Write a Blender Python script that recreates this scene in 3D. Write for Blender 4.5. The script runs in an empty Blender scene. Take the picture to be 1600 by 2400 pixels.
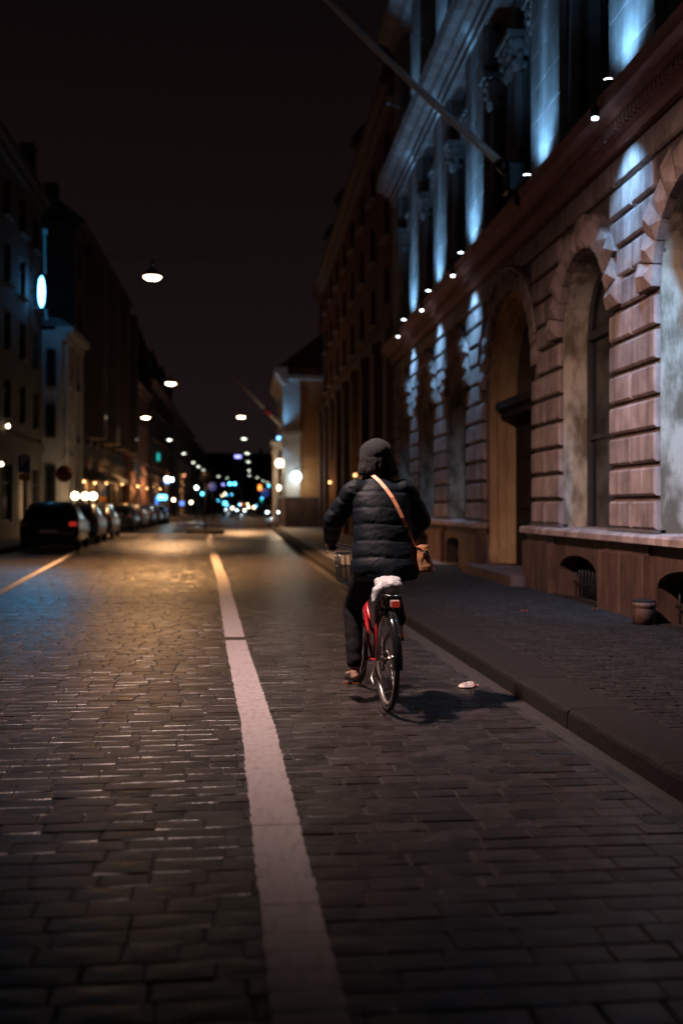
import bpy, math, random
from mathutils import Vector, Matrix, noise
from mathutils.bvhtree import BVHTree

random.seed(11)
R = math.radians
PI = math.pi
S = bpy.context.scene
COL = S.collection

# ------------------------------------------------------------------ camera
cam_data = bpy.data.cameras.new("camera")
cam = bpy.data.objects.new("camera", cam_data)
COL.objects.link(cam)
cam.location = (0, 0, 1.4)
cam.rotation_euler = (R(90), 0, R(-5.36))
cam_data.sensor_fit = 'VERTICAL'
cam_data.sensor_height = 36
cam_data.sensor_width = 24
cam_data.lens = 36
cam_data.shift_y = -0.00625
cam_data.clip_start = 0.05
cam_data.clip_end = 2000
cam_data.dof.use_dof = True
cam_data.dof.focus_distance = 7.1
cam_data.dof.aperture_fstop = 1.15
S.camera = cam

# ------------------------------------------------------------------ night sky
world = bpy.data.worlds.new("World")
S.world = world
world.use_nodes = True
wn, wl = world.node_tree.nodes, world.node_tree.links
wn.clear()
w_out = wn.new('ShaderNodeOutputWorld')
w_bg = wn.new('ShaderNodeBackground')
w_tc = wn.new('ShaderNodeTexCoord')
w_sep = wn.new('ShaderNodeSeparateXYZ')
w_ramp = wn.new('ShaderNodeValToRGB')
wl.new(w_tc.outputs['Generated'], w_sep.inputs[0])
wl.new(w_sep.outputs['Z'], w_ramp.inputs[0])
cr = w_ramp.color_ramp
cr.elements[0].position = 0.0
cr.elements[0].color = (0.0125, 0.0078, 0.0080, 1)
cr.elements[1].position = 0.50
cr.elements[1].color = (0.0028, 0.0017, 0.0020, 1)
e = cr.elements.new(0.20)
e.color = (0.0080, 0.0046, 0.0047, 1)
wl.new(w_ramp.outputs[0], w_bg.inputs[0])
w_bg.inputs[1].default_value = 1.0
wl.new(w_bg.outputs[0], w_out.inputs[0])

# ------------------------------------------------------------------ exposure / render settings
S.view_settings.view_transform = 'Standard'
S.view_settings.look = 'None'
S.view_settings.exposure = 0.0
S.view_settings.gamma = 1.0
S.view_settings.use_curve_mapping = False
S.render.engine = 'CYCLES'
S.cycles.use_denoising = True
S.cycles.max_bounces = 5
S.cycles.diffuse_bounces = 3
S.cycles.glossy_bounces = 3
S.cycles.transmission_bounces = 4
S.cycles.sample_clamp_indirect = 3.0
S.cycles.caustics_reflective = False
S.cycles.caustics_refractive = False

WARM = (1.0, 0.53, 0.24)          # street lamp light
COOL = (0.21, 0.54, 1.0)          # facade floodlight

# ------------------------------------------------------------------ materials
def mat(name, c1, c2=None, rough=0.7, scale=6.0, bump=0.0, bscale=40.0, metal=0.0, spec=0.5,
        stretch=(1, 1, 1), rough2=None, contrast=(0.35, 0.65), coat=0.0, piece=0.0, sheen=0.0, streak=0.0):
    m = bpy.data.materials.new(name)
    m.use_nodes = True
    nt = m.node_tree
    n, l = nt.nodes, nt.links
    b = n['Principled BSDF']
    b.inputs['Roughness'].default_value = rough
    b.inputs['Metallic'].default_value = metal
    b.inputs['Specular IOR Level'].default_value = spec
    b.inputs['Coat Weight'].default_value = coat
    b.inputs['Coat Roughness'].default_value = 0.08
    b.inputs['Sheen Weight'].default_value = sheen
    b.inputs['Base Color'].default_value = (*c1, 1)
    geo = n.new('ShaderNodeNewGeometry')
    mp = n.new('ShaderNodeMapping')
    mp.inputs['Scale'].default_value = stretch
    l.new(geo.outputs['Position'], mp.inputs['Vector'])
    out = None
    if c2 is not None:
        nz = n.new('ShaderNodeTexNoise')
        nz.inputs['Scale'].default_value = scale
        nz.inputs['Detail'].default_value = 6
        nz.inputs['Roughness'].default_value = 0.62
        l.new(mp.outputs[0], nz.inputs['Vector'])
        mr = n.new('ShaderNodeMapRange')
        mr.inputs['From Min'].default_value = contrast[0]
        mr.inputs['From Max'].default_value = contrast[1]
        l.new(nz.outputs['Fac'], mr.inputs['Value'])
        mx = n.new('ShaderNodeMix')
        mx.data_type = 'RGBA'
        mx.inputs['A'].default_value = (*c1, 1)
        mx.inputs['B'].default_value = (*c2, 1)
        l.new(mr.outputs[0], mx.inputs['Factor'])
        out = mx.outputs['Result']
        if piece > 0:
            at = n.new('ShaderNodeAttribute')
            at.attribute_name = 'tint'
            oi = n.new('ShaderNodeObjectInfo')
            ad = n.new('ShaderNodeMath')
            ad.operation = 'ADD'
            l.new(at.outputs['Fac'], ad.inputs[0])
            l.new(oi.outputs['Random'], ad.inputs[1])
            fr = n.new('ShaderNodeMath')
            fr.operation = 'FRACT'
            l.new(ad.outputs[0], fr.inputs[0])
            sc = n.new('ShaderNodeMapRange')
            sc.inputs['To Min'].default_value = 1 - piece
            sc.inputs['To Max'].default_value = 1 + piece
            l.new(fr.outputs[0], sc.inputs['Value'])
            mu = n.new('ShaderNodeMix')
            mu.data_type = 'RGBA'
            mu.blend_type = 'MULTIPLY'
            mu.inputs['Factor'].default_value = 1
            l.new(out, mu.inputs['A'])
            l.new(sc.outputs[0], mu.inputs['B'])
            out = mu.outputs['Result']
        if streak > 0:                                   # rain and soot runs down the stone
            ms = n.new('ShaderNodeMapping')
            ms.inputs['Scale'].default_value = (3.2, 3.2, 0.22)
            l.new(geo.outputs['Position'], ms.inputs['Vector'])
            ns = n.new('ShaderNodeTexNoise')
            ns.inputs['Scale'].default_value = 1.6
            ns.inputs['Detail'].default_value = 7
            ns.inputs['Roughness'].default_value = 0.7
            l.new(ms.outputs[0], ns.inputs['Vector'])
            mr2 = n.new('ShaderNodeMapRange')
            mr2.inputs['From Min'].default_value = 0.36
            mr2.inputs['From Max'].default_value = 0.58
            mr2.inputs['To Min'].default_value = 1 - streak
            mr2.inputs['To Max'].default_value = 1.0
            l.new(ns.outputs['Fac'], mr2.inputs['Value'])
            ml = n.new('ShaderNodeMix')
            ml.data_type = 'RGBA'
            ml.blend_type = 'MULTIPLY'
            ml.inputs['Factor'].default_value = 1
            l.new(out, ml.inputs['A'])
            l.new(mr2.outputs[0], ml.inputs['B'])
            out = ml.outputs['Result']
        l.new(out, b.inputs['Base Color'])
        if rough2 is not None:
            n2 = n.new('ShaderNodeTexNoise')
            n2.inputs['Scale'].default_value = scale * 0.45
            n2.inputs['Detail'].default_value = 5
            l.new(geo.outputs['Position'], n2.inputs['Vector'])
            m2 = n.new('ShaderNodeMapRange')
            m2.inputs['From Min'].default_value = 0.35
            m2.inputs['From Max'].default_value = 0.65
            m2.inputs['To Min'].default_value = rough
            m2.inputs['To Max'].default_value = rough2
            l.new(n2.outputs['Fac'], m2.inputs['Value'])
            l.new(m2.outputs[0], b.inputs['Roughness'])
    if bump > 0:
        nb = n.new('ShaderNodeTexNoise')
        nb.inputs['Scale'].default_value = bscale
        nb.inputs['Detail'].default_value = 5
        l.new(mp.outputs[0], nb.inputs['Vector'])
        bp = n.new('ShaderNodeBump')
        bp.inputs['Strength'].default_value = bump
        bp.inputs['Distance'].default_value = 0.02
        l.new(nb.outputs['Fac'], bp.inputs['Height'])
        l.new(bp.outputs[0], b.inputs['Normal'])
    return m

def glow(name, c, strength):
    m = bpy.data.materials.new(name)
    m.use_nodes = True
    b = m.node_tree.nodes['Principled BSDF']
    b.inputs['Base Color'].default_value = (0.3, 0.3, 0.3, 1)
    b.inputs['Emission Color'].default_value = (*c, 1)
    b.inputs['Emission Strength'].default_value = strength
    return m

M = {}
M['sett'] = mat('wet_granite_sett', (0.015, 0.0125, 0.0125), (0.036, 0.030, 0.030), rough=0.29, rough2=0.42, scale=14, bump=0.16,
                bscale=70, piece=0.45, spec=0.5)
M['joint'] = mat('dark_joint_sand', (0.016, 0.013, 0.012), (0.032, 0.027, 0.025), rough=0.75, scale=30, bump=0.3)
M['walk_sett'] = mat('sidewalk_granite_sett', (0.012, 0.0100, 0.0100), (0.026, 0.0212, 0.0212), rough=0.75, rough2=0.9, spec=0.15, scale=18, bump=0.5,
                     bscale=80, piece=0.3)
M['kerb'] = mat('granite_kerb', (0.011, 0.009, 0.009), (0.022, 0.0178, 0.0172), spec=0.15, rough=0.8, scale=25, bump=0.25, bscale=160, piece=0.12)
M['kerb_dirt'] = mat('muddy_kerb_face', (0.010, 0.008, 0.007), (0.026, 0.02, 0.018), rough=0.7, scale=9, bump=0.3, bscale=60)
M['gutter'] = mat('wet_gutter_stone', (0.012, 0.0105, 0.011), (0.040, 0.034, 0.033), rough=0.38, rough2=0.65, scale=3.2, bump=0.2,
                  bscale=90, contrast=(0.42, 0.56))
M['paint'] = mat('worn_white_road_paint', (0.19, 0.165, 0.17), (0.31, 0.27, 0.28), rough=0.6, scale=7, bump=0.25, bscale=60,
                 stretch=(4, 0.9, 1), contrast=(0.26, 0.50))
M['asphalt'] = mat('far_wet_paving', (0.03, 0.026, 0.025), (0.06, 0.05, 0.047), rough=0.28, rough2=0.42, scale=9, bump=0.5, bscale=11)
M['ground'] = mat('dark_ground', (0.04, 0.036, 0.035), (0.06, 0.055, 0.05), rough=0.8, scale=2)
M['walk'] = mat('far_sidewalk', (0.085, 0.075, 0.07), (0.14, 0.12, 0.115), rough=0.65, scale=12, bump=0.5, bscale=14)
STONE = dict(rough=0.78, scale=2.6, bump=0.35, bscale=38)
M['stone'] = mat('pink_grey_sandstone', (0.27, 0.178, 0.152), (0.47, 0.34, 0.30), piece=0.16, streak=.5, **STONE)
M['stone_up'] = mat('grey_ashlar', (0.22, 0.20, 0.19), (0.38, 0.35, 0.33), piece=0.10, streak=.35, **STONE)
M['stone_core'] = mat('joint_stone', (0.10, 0.07, 0.06), (0.16, 0.115, 0.10), **STONE)
M['stone_dark'] = mat('dark_recess_stone', (0.13, 0.118, 0.112), (0.21, 0.19, 0.18), **STONE)  # darker stone for the recessed bays and inner walls
M['cornice'] = mat('reddish_cornice_stone', (0.30, 0.145, 0.125), (0.42, 0.23, 0.20), rough=0.8, scale=3, bump=0.3, bscale=30,
                   stretch=(1, 0.5, 1))
M['reveal'] = mat('mottled_plaster_reveal', (0.15, 0.11, 0.07), (0.52, 0.43, 0.33), rough=0.8, scale=3.4, bump=0.3, bscale=24,
                  stretch=(1, 1, 0.45), contrast=(0.40, 0.60))
M['plinth'] = mat('brown_granite_plinth', (0.065, 0.032, 0.023), (0.135, 0.07, 0.052), rough=0.62, scale=5, bump=0.3, bscale=50,
                  stretch=(1, 1, 0.4), piece=0.15, streak=.5)
M['portal'] = mat('ochre_portal_stone', (0.34, 0.19, 0.09), (0.58, 0.36, 0.19), rough=0.75, scale=2.5, bump=0.25, stretch=(1, 1, 0.35))
M['ironwork'] = mat('black_ironwork', (0.012, 0.012, 0.013), (0.02, 0.02, 0.02), rough=0.5)
M['dark_wood'] = mat('dark_stained_wood', (0.018, 0.012, 0.010), (0.03, 0.02, 0.016), rough=0.85, spec=.15, scale=8, stretch=(1, 1, 0.1))
M['pane'] = mat('dark_glass', (0.008, 0.009, 0.010), rough=0.12, spec=0.6)
M['frame'] = mat('dark_window_frame', (0.03, 0.025, 0.022), (0.045, 0.04, 0.035), rough=0.6)
M['pole'] = mat('painted_flagpole', (0.50, 0.46, 0.43), (0.60, 0.56, 0.53), rough=0.5, scale=4)
M['black_metal'] = mat('black_metal', (0.012, 0.012, 0.014), rough=0.35, metal=0.3)
M['grey_metal'] = mat('grey_metal', (0.30, 0.30, 0.31), (0.4, 0.4, 0.4), rough=0.35, metal=0.9)
M['dirty_blue'] = mat('grey_blue_metal', (0.25, 0.30, 0.36), (0.32, 0.36, 0.42), rough=0.5)
M['roof'] = mat('dark_sheet_roof', (0.02, 0.02, 0.022), (0.032, 0.03, 0.03), rough=0.6, scale=4)
M['wall_b'] = mat('rust_plaster', (0.12, 0.034, 0.013), (0.17, 0.052, 0.022), rough=0.85, scale=1.2, bump=0.2)
M['trim_b'] = mat('tan_stone_trim', (0.13, 0.085, 0.06), (0.19, 0.13, 0.10), rough=0.8, scale=2, bump=0.2)
M['wall_c'] = mat('cream_orange_plaster', (0.34, 0.155, 0.06), (0.42, 0.21, 0.09), rough=0.85, scale=1.5, bump=0.2)
M['trim_c'] = mat('pale_pilaster', (0.50, 0.48, 0.47), (0.62, 0.60, 0.58), rough=0.8, scale=2)
M['wall_grey'] = mat('grey_plaster', (0.05, 0.042, 0.038), (0.075, 0.062, 0.055), rough=0.85, scale=1.0, bump=0.15)
M['wall_white'] = mat('off_white_plaster', (0.28, 0.265, 0.25), (0.37, 0.35, 0.33), rough=0.85, scale=1.0, bump=0.15)
M['wall_dark'] = mat('dark_brown_plaster', (0.05, 0.035, 0.03), (0.075, 0.055, 0.045), rough=0.85, scale=1.0, bump=0.15)
M['wall_red'] = mat('red_brick_plaster', (0.23, 0.10, 0.06), (0.30, 0.14, 0.09), rough=0.85, scale=1.5, bump=0.2)
M['wall_tan'] = mat('tan_plaster', (0.24, 0.17, 0.12), (0.31, 0.23, 0.17), rough=0.85, scale=1.5, bump=0.2)
M['lamp_glow'] = glow('street_lamp_glow', (1.0, 0.74, 0.45), 30)
M['lamp_glow_far'] = glow('far_lamp_glow', (0.92, 1.0, 0.80), 6)
M['cool_glow'] = glow('floodlight_lens_glow', (0.72, 0.88, 1.0), 16)
M['blue_sign'] = glow('blue_neon_sign', (0.09, 0.46, 1.0), 20)
M['blue_dim'] = glow('blue_neon_tube', (0.03, 0.30, 0.62), 0.16)
M['warm_glow'] = glow('warm_bulb_glow', (1.0, 0.78, 0.48), 12)
M['orange_window'] = glow('warm_lit_window', (1.0, 0.42, 0.10), 0.30)
M['orange_dim'] = glow('dim_warm_window', (1.0, 0.40, 0.12), 0.09)
M['cyan_glow'] = glow('cyan_light_glow', (0.10, 0.62, 1.0), 7)
M['blue_glow'] = glow('blue_light_glow', (0.03, 0.22, 0.9), 1.6)
M['teal_glow'] = glow('teal_light_glow', (0.0, 0.42, 0.38), 1.0)
M['head_glow'] = glow('headlight_glow', (0.72, 0.95, 1.0), 22)
M['orange_glow'] = glow('orange_light_glow', (1.0, 0.22, 0.03), 5)
M['violet_glow'] = glow('violet_light_glow', (0.35, 0.35, 1.0), 3)
M['red_glow'] = glow('red_lamp_glow', (0.9, 0.03, 0.02), 0.35)

# ------------------------------------------------------------------ object helpers
def tag(o, label=None, cat=None, group=None, kind=None):
    if label: o['label'] = label
    if cat: o['category'] = cat
    if group: o['group'] = group
    if kind: o['kind'] = kind
    return o

def thing(name, label, cat, loc=(0, 0, 0), rz=0.0, group=None):
    o = bpy.data.objects.new(name, None)
    COL.objects.link(o)
    o.location = loc
    o.rotation_euler = (0, 0, rz)
    o.empty_display_size = 0.2
    return tag(o, label, cat, group)

def place(name, me, parent, loc=(0, 0, 0), rot=(0, 0, 0)):
    o = bpy.data.objects.new(name, me)
    COL.objects.link(o)
    o.parent = parent
    o.location = loc
    o.rotation_euler = rot
    return o

def copy_tree(o, parent=None):
    c = o.copy()
    COL.objects.link(c)
    c.parent = parent
    for ch in o.children:
        copy_tree(ch, c)
    return c

class MB:
    def __init__(self):
        self.v, self.f, self.sm = [], [], []
    def add(self, vs, fs, smooth=False):
        b = len(self.v)
        self.v += [tuple(p) for p in vs]
        self.f += [tuple(i + b for i in q) for q in fs]
        self.sm += [smooth] * len(fs)
        return self
    def box(self, x0, x1, y0, y1, z0, z1):
        vs = [(x0, y0, z0), (x1, y0, z0), (x1, y1, z0), (x0, y1, z0), (x0, y0, z1), (x1, y0, z1), (x1, y1, z1), (x0, y1, z1)]
        return self.add(vs, [(3, 2, 1, 0), (4, 5, 6, 7), (0, 1, 5, 4), (1, 2, 6, 5), (2, 3, 7, 6), (3, 0, 4, 7)])
    def cbox(self, c, s, ch):
        """box with chamfered edges: centre c, size s"""
        hx, hy, hz = (q / 2 for q in s)
        vs, idx = [], {}
        for sx in (-1, 1):
            for sy in (-1, 1):
                for sz in (-1, 1):
                    for k in range(3):
                        p = [sx * (hx - ch), sy * (hy - ch), sz * (hz - ch)]
                        p[k] = (sx * hx, sy * hy, sz * hz)[k]
                        idx[(sx, sy, sz, k)] = len(vs)
                        vs.append((p[0] + c[0], p[1] + c[1], p[2] + c[2]))
        g = lambda *a: idx[a]
        fs = []
        for s_ in (-1, 1):
            q = [g(s_, -1, -1, 0), g(s_, 1, -1, 0), g(s_, 1, 1, 0), g(s_, -1, 1, 0)]
            fs.append(q if s_ > 0 else q[::-1])
            q = [g(-1, s_, -1, 1), g(-1, s_, 1, 1), g(1, s_, 1, 1), g(1, s_, -1, 1)]
            fs.append(q if s_ > 0 else q[::-1])
            q = [g(-1, -1, s_, 2), g(1, -1, s_, 2), g(1, 1, s_, 2), g(-1, 1, s_, 2)]
            fs.append(q if s_ > 0 else q[::-1])
        for a in (-1, 1):
            for b in (-1, 1):
                q = [g(a, b, -1, 0), g(a, b, -1, 1), g(a, b, 1, 1), g(a, b, 1, 0)]
                fs.append(q if a * b > 0 else q[::-1])
                q = [g(a, -1, b, 0), g(a, 1, b, 0), g(a, 1, b, 2), g(a, -1, b, 2)]
                fs.append(q if a * b > 0 else q[::-1])
                q = [g(-1, a, b, 1), g(-1, a, b, 2), g(1, a, b, 2), g(1, a, b, 1)]
                fs.append(q if a * b > 0 else q[::-1])
                for c_ in (-1, 1):
                    q = [g(a, b, c_, 0), g(a, b, c_, 1), g(a, b, c_, 2)]
                    fs.append(q if a * b * c_ > 0 else q[::-1])
        return self.add(vs, fs)
    def quad(self, a, b, c, d):
        return self.add([a, b, c, d], [(0, 1, 2, 3)])
    def tube(self, pts, rad, seg=8, caps=True, smooth=True, flat=1.0):
        pts = [Vector(p) for p in pts]
        if not isinstance(rad, (list, tuple)):
            rad = [rad] * len(pts)
        vs, fs = [], []
        up = None
        for i, p in enumerate(pts):
            t = (pts[min(i + 1, len(pts) - 1)] - pts[max(i - 1, 0)]).normalized()
            if up is None:
                up = Vector((0, 0, 1)) if abs(t.z) < 0.9 else Vector((0, 1, 0))
            a = t.cross(up).normalized()
            b = a.cross(t).normalized()
            up = b
            for k in range(seg):
                w = 2 * PI * k / seg
                vs.append(p + (a * math.cos(w) + b * math.sin(w) * flat) * rad[i])
        n = len(pts)
        for i in range(n - 1):
            for k in range(seg):
                k2 = (k + 1) % seg
                fs.append((i * seg + k, i * seg + k2, (i + 1) * seg + k2, (i + 1) * seg + k))
        if caps:
            fs.append(tuple(range(seg))[::-1])
            fs.append(tuple((n - 1) * seg + k for k in range(seg)))
        return self.add(vs, fs, smooth)
    def ring(self, c, axis, Rr, r, seg=40, rs=8, a0=0.0, a1=2 * PI, flat=(1, 1), smooth=True):
        """torus (or arc of one) round c, in the plane whose normal is axis 'x' or 'z'"""
        vs, fs = [], []
        full = abs(a1 - a0 - 2 * PI) < 1e-6
        n = seg if full else seg + 1
        for i in range(n):
            w = a0 + (a1 - a0) * i / seg
            for k in range(rs):
                q = 2 * PI * k / rs
                rr = Rr + math.cos(q) * r * flat[0]
                o = math.sin(q) * r * flat[1]
                if axis == 'x':
                    vs.append((c[0] + o, c[1] + rr * math.cos(w), c[2] + rr * math.sin(w)))
                else:
                    vs.append((c[0] + rr * math.cos(w), c[1] + rr * math.sin(w), c[2] + o))
        for i in range(seg):
            j = (i + 1) % n
            for k in range(rs):
                k2 = (k + 1) % rs
                fs.append((i * rs + k, j * rs + k, j * rs + k2, i * rs + k2))
        return self.add(vs, fs, smooth)
    def lathe(self, prof, c=(0, 0, 0), seg=20, smooth=True):
        vs, fs = [], []
        for (r, z) in prof:
            for k in range(seg):
                w = 2 * PI * k / seg
                vs.append((c[0] + r * math.cos(w), c[1] + r * math.sin(w), c[2] + z))
        for i in range(len(prof) - 1):
            for k in range(seg):
                k2 = (k + 1) % seg
                fs.append((i * seg + k, i * seg + k2, (i + 1) * seg + k2, (i + 1) * seg + k))
        fs.append(tuple(range(seg))[::-1])
        fs.append(tuple((len(prof) - 1) * seg + k for k in range(seg)))
        return self.add(vs, fs, smooth)
    def sphere(self, c, r, seg=12, rings=8, smooth=True):
        r = r if isinstance(r, (list, tuple)) else (r, r, r)
        vs, fs = [], []
        for i in range(rings + 1):
            t = PI * i / rings
            for k in range(seg):
                w = 2 * PI * k / seg
                vs.append((c[0] + r[0] * math.sin(t) * math.cos(w), c[1] + r[1] * math.sin(t) * math.sin(w), c[2] + r[2] * math.cos(t)))
        for i in range(rings):
            for k in range(seg):
                k2 = (k + 1) % seg
                fs.append((i * seg + k, (i + 1) * seg + k, (i + 1) * seg + k2, i * seg + k2))
        return self.add(vs, fs, smooth)
    def loft(self, rings, caps=True, smooth=True):
        n = len(rings[0])
        vs = [p for r in rings for p in r]
        fs = []
        for i in range(len(rings) - 1):
            for k in range(n):
                k2 = (k + 1) % n
                fs.append((i * n + k, i * n + k2, (i + 1) * n + k2, (i + 1) * n + k))
        if caps:
            fs.append(tuple(range(n))[::-1])
            fs.append(tuple((len(rings) - 1) * n + k for k in range(n)))
        return self.add(vs, fs, smooth)
    def extrude(self, prof, y0, y1, closed=True):
        """extrude an (x, z) profile along y"""
        n = len(prof)
        vs = [(x, y0, z) for x, z in prof] + [(x, y1, z) for x, z in prof]
        fs = [(i, (i + 1) % n, n + (i + 1) % n, n + i) for i in range(n)]
        fs += [tuple(range(n))[::-1], tuple(range(n, 2 * n))]
        return self.add(vs, fs)
    def mesh(self, name, material):
        me = bpy.data.meshes.new(name)
        me.from_pydata(self.v, [], self.f)
        if any(self.sm):
            me.polygons.foreach_set('use_smooth', self.sm)
        if material:
            me.materials.append(material)
        me.update()
        return me
    def build(self, name, material, parent=None, world=False, kind=None):
        """one mesh object; world=True: the numbers are world ones, parent has no turn"""
        if world and parent:
            off = Vector((0, 0, 0))
            p = parent
            while p:
                off += p.location
                p = p.parent
            self.v = [(a - off.x, b - off.y, c - off.z) for a, b, c in self.v]
        o = bpy.data.objects.new(name, self.mesh(name, material))
        COL.objects.link(o)
        o.parent = parent
        if kind: o['kind'] = kind
        return o

def light(name, kind, loc, energy, color, parent, radius=0.1, angle=150, blend=0.6, aim=None):
    d = bpy.data.lights.new(name, kind)
    d.energy = energy
    d.color = color
    d.shadow_soft_size = radius
    if kind == 'SPOT':
        d.spot_size = R(angle)
        d.spot_blend = blend
    o = bpy.data.objects.new(name, d)
    COL.objects.link(o)
    o.parent = parent
    o.location = loc
    if aim is not None:
        o.rotation_euler = Vector(aim).to_track_quat('-Z', 'Y').to_euler()
    return o

def ellipse(c, rx, ry, z=None, n=20, tilt=0.0):
    return [(c[0] + rx * math.cos(2 * PI * k / n), c[1] + ry * math.sin(2 * PI * k / n), c[2] + tilt * math.sin(2 * PI * k / n)) for k in range(n)]

# ================================================================== the street
def kerb_x(y):                     # right kerb edge, drifting slightly left
    return 2.06 - 0.026 * (y - 4.5) + 0.00035 * (y - 4.5) ** 2 if y < 40 else 2.06 - 0.026 * 35.5 + 0.00035 * 35.5 ** 2
def line_x(y):                     # centre of the white line
    pts = [(0, 0.24), (2.8, 0.175), (6.5, 0.08), (10, -0.075), (19.5, -0.43), (30, -0.92), (42, -1.47), (60, -1.9)]
    for (a, p), (b, q) in zip(pts, pts[1:]):
        if y <= b:
            return p + (q - p) * (y - a) / (b - a)
    return -1.9
def lane_x(y):
    return -3.86 - 0.081 * (y - 16.2)

SETT_END = 42.0
ground = tag(MB().quad((-500, -60, -0.16), (500, -60, -0.16), (500, 900, -0.16), (-500, 900, -0.16)).build('ground', M['ground']), kind='structure')
road_mb = MB()
road_mb.quad((-7.3, -8, -0.0075), (2.2, -8, -0.0075), (2.2, SETT_END, -0.0075), (-7.3, SETT_END, -0.0075))
road = tag(road_mb.build('road', M['joint']), 'wet street of dark stone setts running away between the houses', kind='structure')
far_mb = MB()
for (x0, x1, y0, y1) in ((-7.3, 2.2, SETT_END, 74.0), (-7.3, 11.0, 74.0, 420.0)):
    far_mb.quad((x0, y0, 0), (x1, y0, 0), (x1, y1, 0), (x0, y1, 0))
tag(far_mb.build('road_surface', M['asphalt'], road), 'far wet paving where single stones can no longer be told apart')

def sett_geo(w, d, h, rng, ch=0.005, dome=0.002):
    """one stone: bottom ring, shoulder ring, top ring; centred, top near z = 0"""
    hw, hd = w / 2, d / 2
    j = lambda a: a + rng.uniform(-0.004, 0.004)
    ring = lambda ix, iy, z: [(j(-hw + ix), j(-hd + iy), z), (j(hw - ix), j(-hd + iy), z), (j(hw - ix), j(hd - iy), z), (j(-hw + ix), j(hd - iy), z)]
    tx, ty = rng.uniform(-0.008, 0.008), rng.uniform(-0.014, 0.014)
    vs = ring(0, 0, -0.025) + ring(0.001, 0.001, -ch * 0.9 + h) + ring(ch, ch, h - 0.001) + [(j(0), j(0), h + dome)]
    vs = [(a, b, c + (a * tx + b * ty if c > -0.02 else 0)) for a, b, c in vs]
    fs = []
    for r in range(2):
        for k in range(4):
            k2 = (k + 1) % 4
            fs.append((r * 4 + k, r * 4 + k2, r * 4 + 4 + k2, r * 4 + 4 + k))
    for k in range(4):
        fs.append((8 + k, 8 + (k + 1) % 4, 12))
    return vs, fs

def lay_setts(cells, parent, material, name, label, n_single, rng, dist, z=0.0, **kw):
    """cells: (x, y, width, depth). The n_single largest in view become objects of their own"""
    cells = sorted(cells, key=dist)
    single, rest = cells[:n_single], cells[n_single:]
    cache = {}
    for (x, y, w, d) in single:
        key = (round(w / 0.03), round(d / 0.015), rng.randrange(4))
        if key not in cache:
            vs, fs = sett_geo(key[0] * 0.03, key[1] * 0.015, 0.0, rng, **kw)
            cache[key] = MB().add(vs, fs).mesh(name, material)
        place(name, cache[key], parent, (x, y, z + rng.uniform(-0.002, 0.0015)), (0, 0, rng.uniform(-0.02, 0.02)))
    mb = MB()
    tint = []
    for (x, y, w, d) in rest:
        vs, fs = sett_geo(w, d, rng.uniform(-0.002, 0.0015), rng, **kw)
        mb.add([(a + x, b + y, c + z) for a, b, c in vs], fs)
        tint += [rng.random()] * len(vs)
    o = mb.build(name + '_field', material, parent, kind='stuff')
    o['label'] = label
    at = o.data.attributes.new('tint', 'FLOAT', 'POINT')
    at.data.foreach_set('value', tint)
    return o

rng = random.Random(3)
cells = []
y = 1.9
while y < SETT_END:
    d = rng.uniform(0.118, 0.140)
    lo, hi = max(-0.43 * y - 1.6, -7.25), kerb_x(y) - 0.182
    hi = min(hi, 0.56 * y + 1.4)
    x = lo - rng.uniform(0, 0.2)
    while x < hi - 0.05:
        w = rng.uniform(0.17, 0.29)
        if x + w > hi - 0.09:
            w = hi - x
        if w > 0.03:
            cells.append((x + w / 2, y + d / 2, w - 0.007, d - 0.006))
        x += w
    y += d
def in_view_dist(c):
    D = c[1] * 0.9956 + c[0] * 0.0934
    u = (c[0] * 0.9956 - c[1] * 0.0934) / D
    return D + (0 if abs(u) < 0.345 else 60) + (0 if D > 2.70 else 60)
lay_setts(cells, road, M['sett'], 'sett', 'rows of smaller setts farther up the street', 300, rng, in_view_dist)

# gutter stones, kerb and sidewalk on the right
rng = random.Random(5)
y = 1.5
while y < 60:
    L = rng.uniform(0.9, 1.5)
    a, b = kerb_x(y), kerb_x(y + L)
    mb = MB()
    z = rng.uniform(-0.006, 0.0)
    mb.add([(a - 0.18, y + .006, -.05), (a - .005, y + .006, -.05), (b - .005, y + L - .006, -.05), (b - 0.18, y + L - .006, -.05),
            (a - 0.18, y + .006, z), (a - .005, y + .006, z - .012), (b - .005, y + L - .006, z - .012), (b - 0.18, y + L - .006, z)],
           [(4, 5, 6, 7), (0, 1, 5, 4), (1, 2, 6, 5), (2, 3, 7, 6), (3, 0, 4, 7)])
    mb.build('gutter_stone', M['gutter'], road)
    y += L
walk = MB()
for k in range(14):
    ya, yb = -6 + 2.0 * k, -4 + 2.0 * k
    walk.quad((kerb_x(ya) + .2, ya, 0.104), (4.75, ya, 0.104), (4.75, yb, 0.104), (kerb_x(yb) + .2, yb, 0.104))
walk = tag(walk.build('pavement', M['joint']), 'right pavement of small setts behind a granite kerb', kind='structure')
wf = MB()
for k in range(13):
    ya, yb = 22 + 4.0 * k, 26 + 4.0 * k
    wf.quad((kerb_x(ya) + .39, ya, 0.119), (4.75, ya, 0.119), (4.75, yb, 0.119), (kerb_x(yb) + .39, yb, 0.119))
wf.build('pavement_surface', M['walk'], walk)
y = 1.0
rng = random.Random(8)
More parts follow.
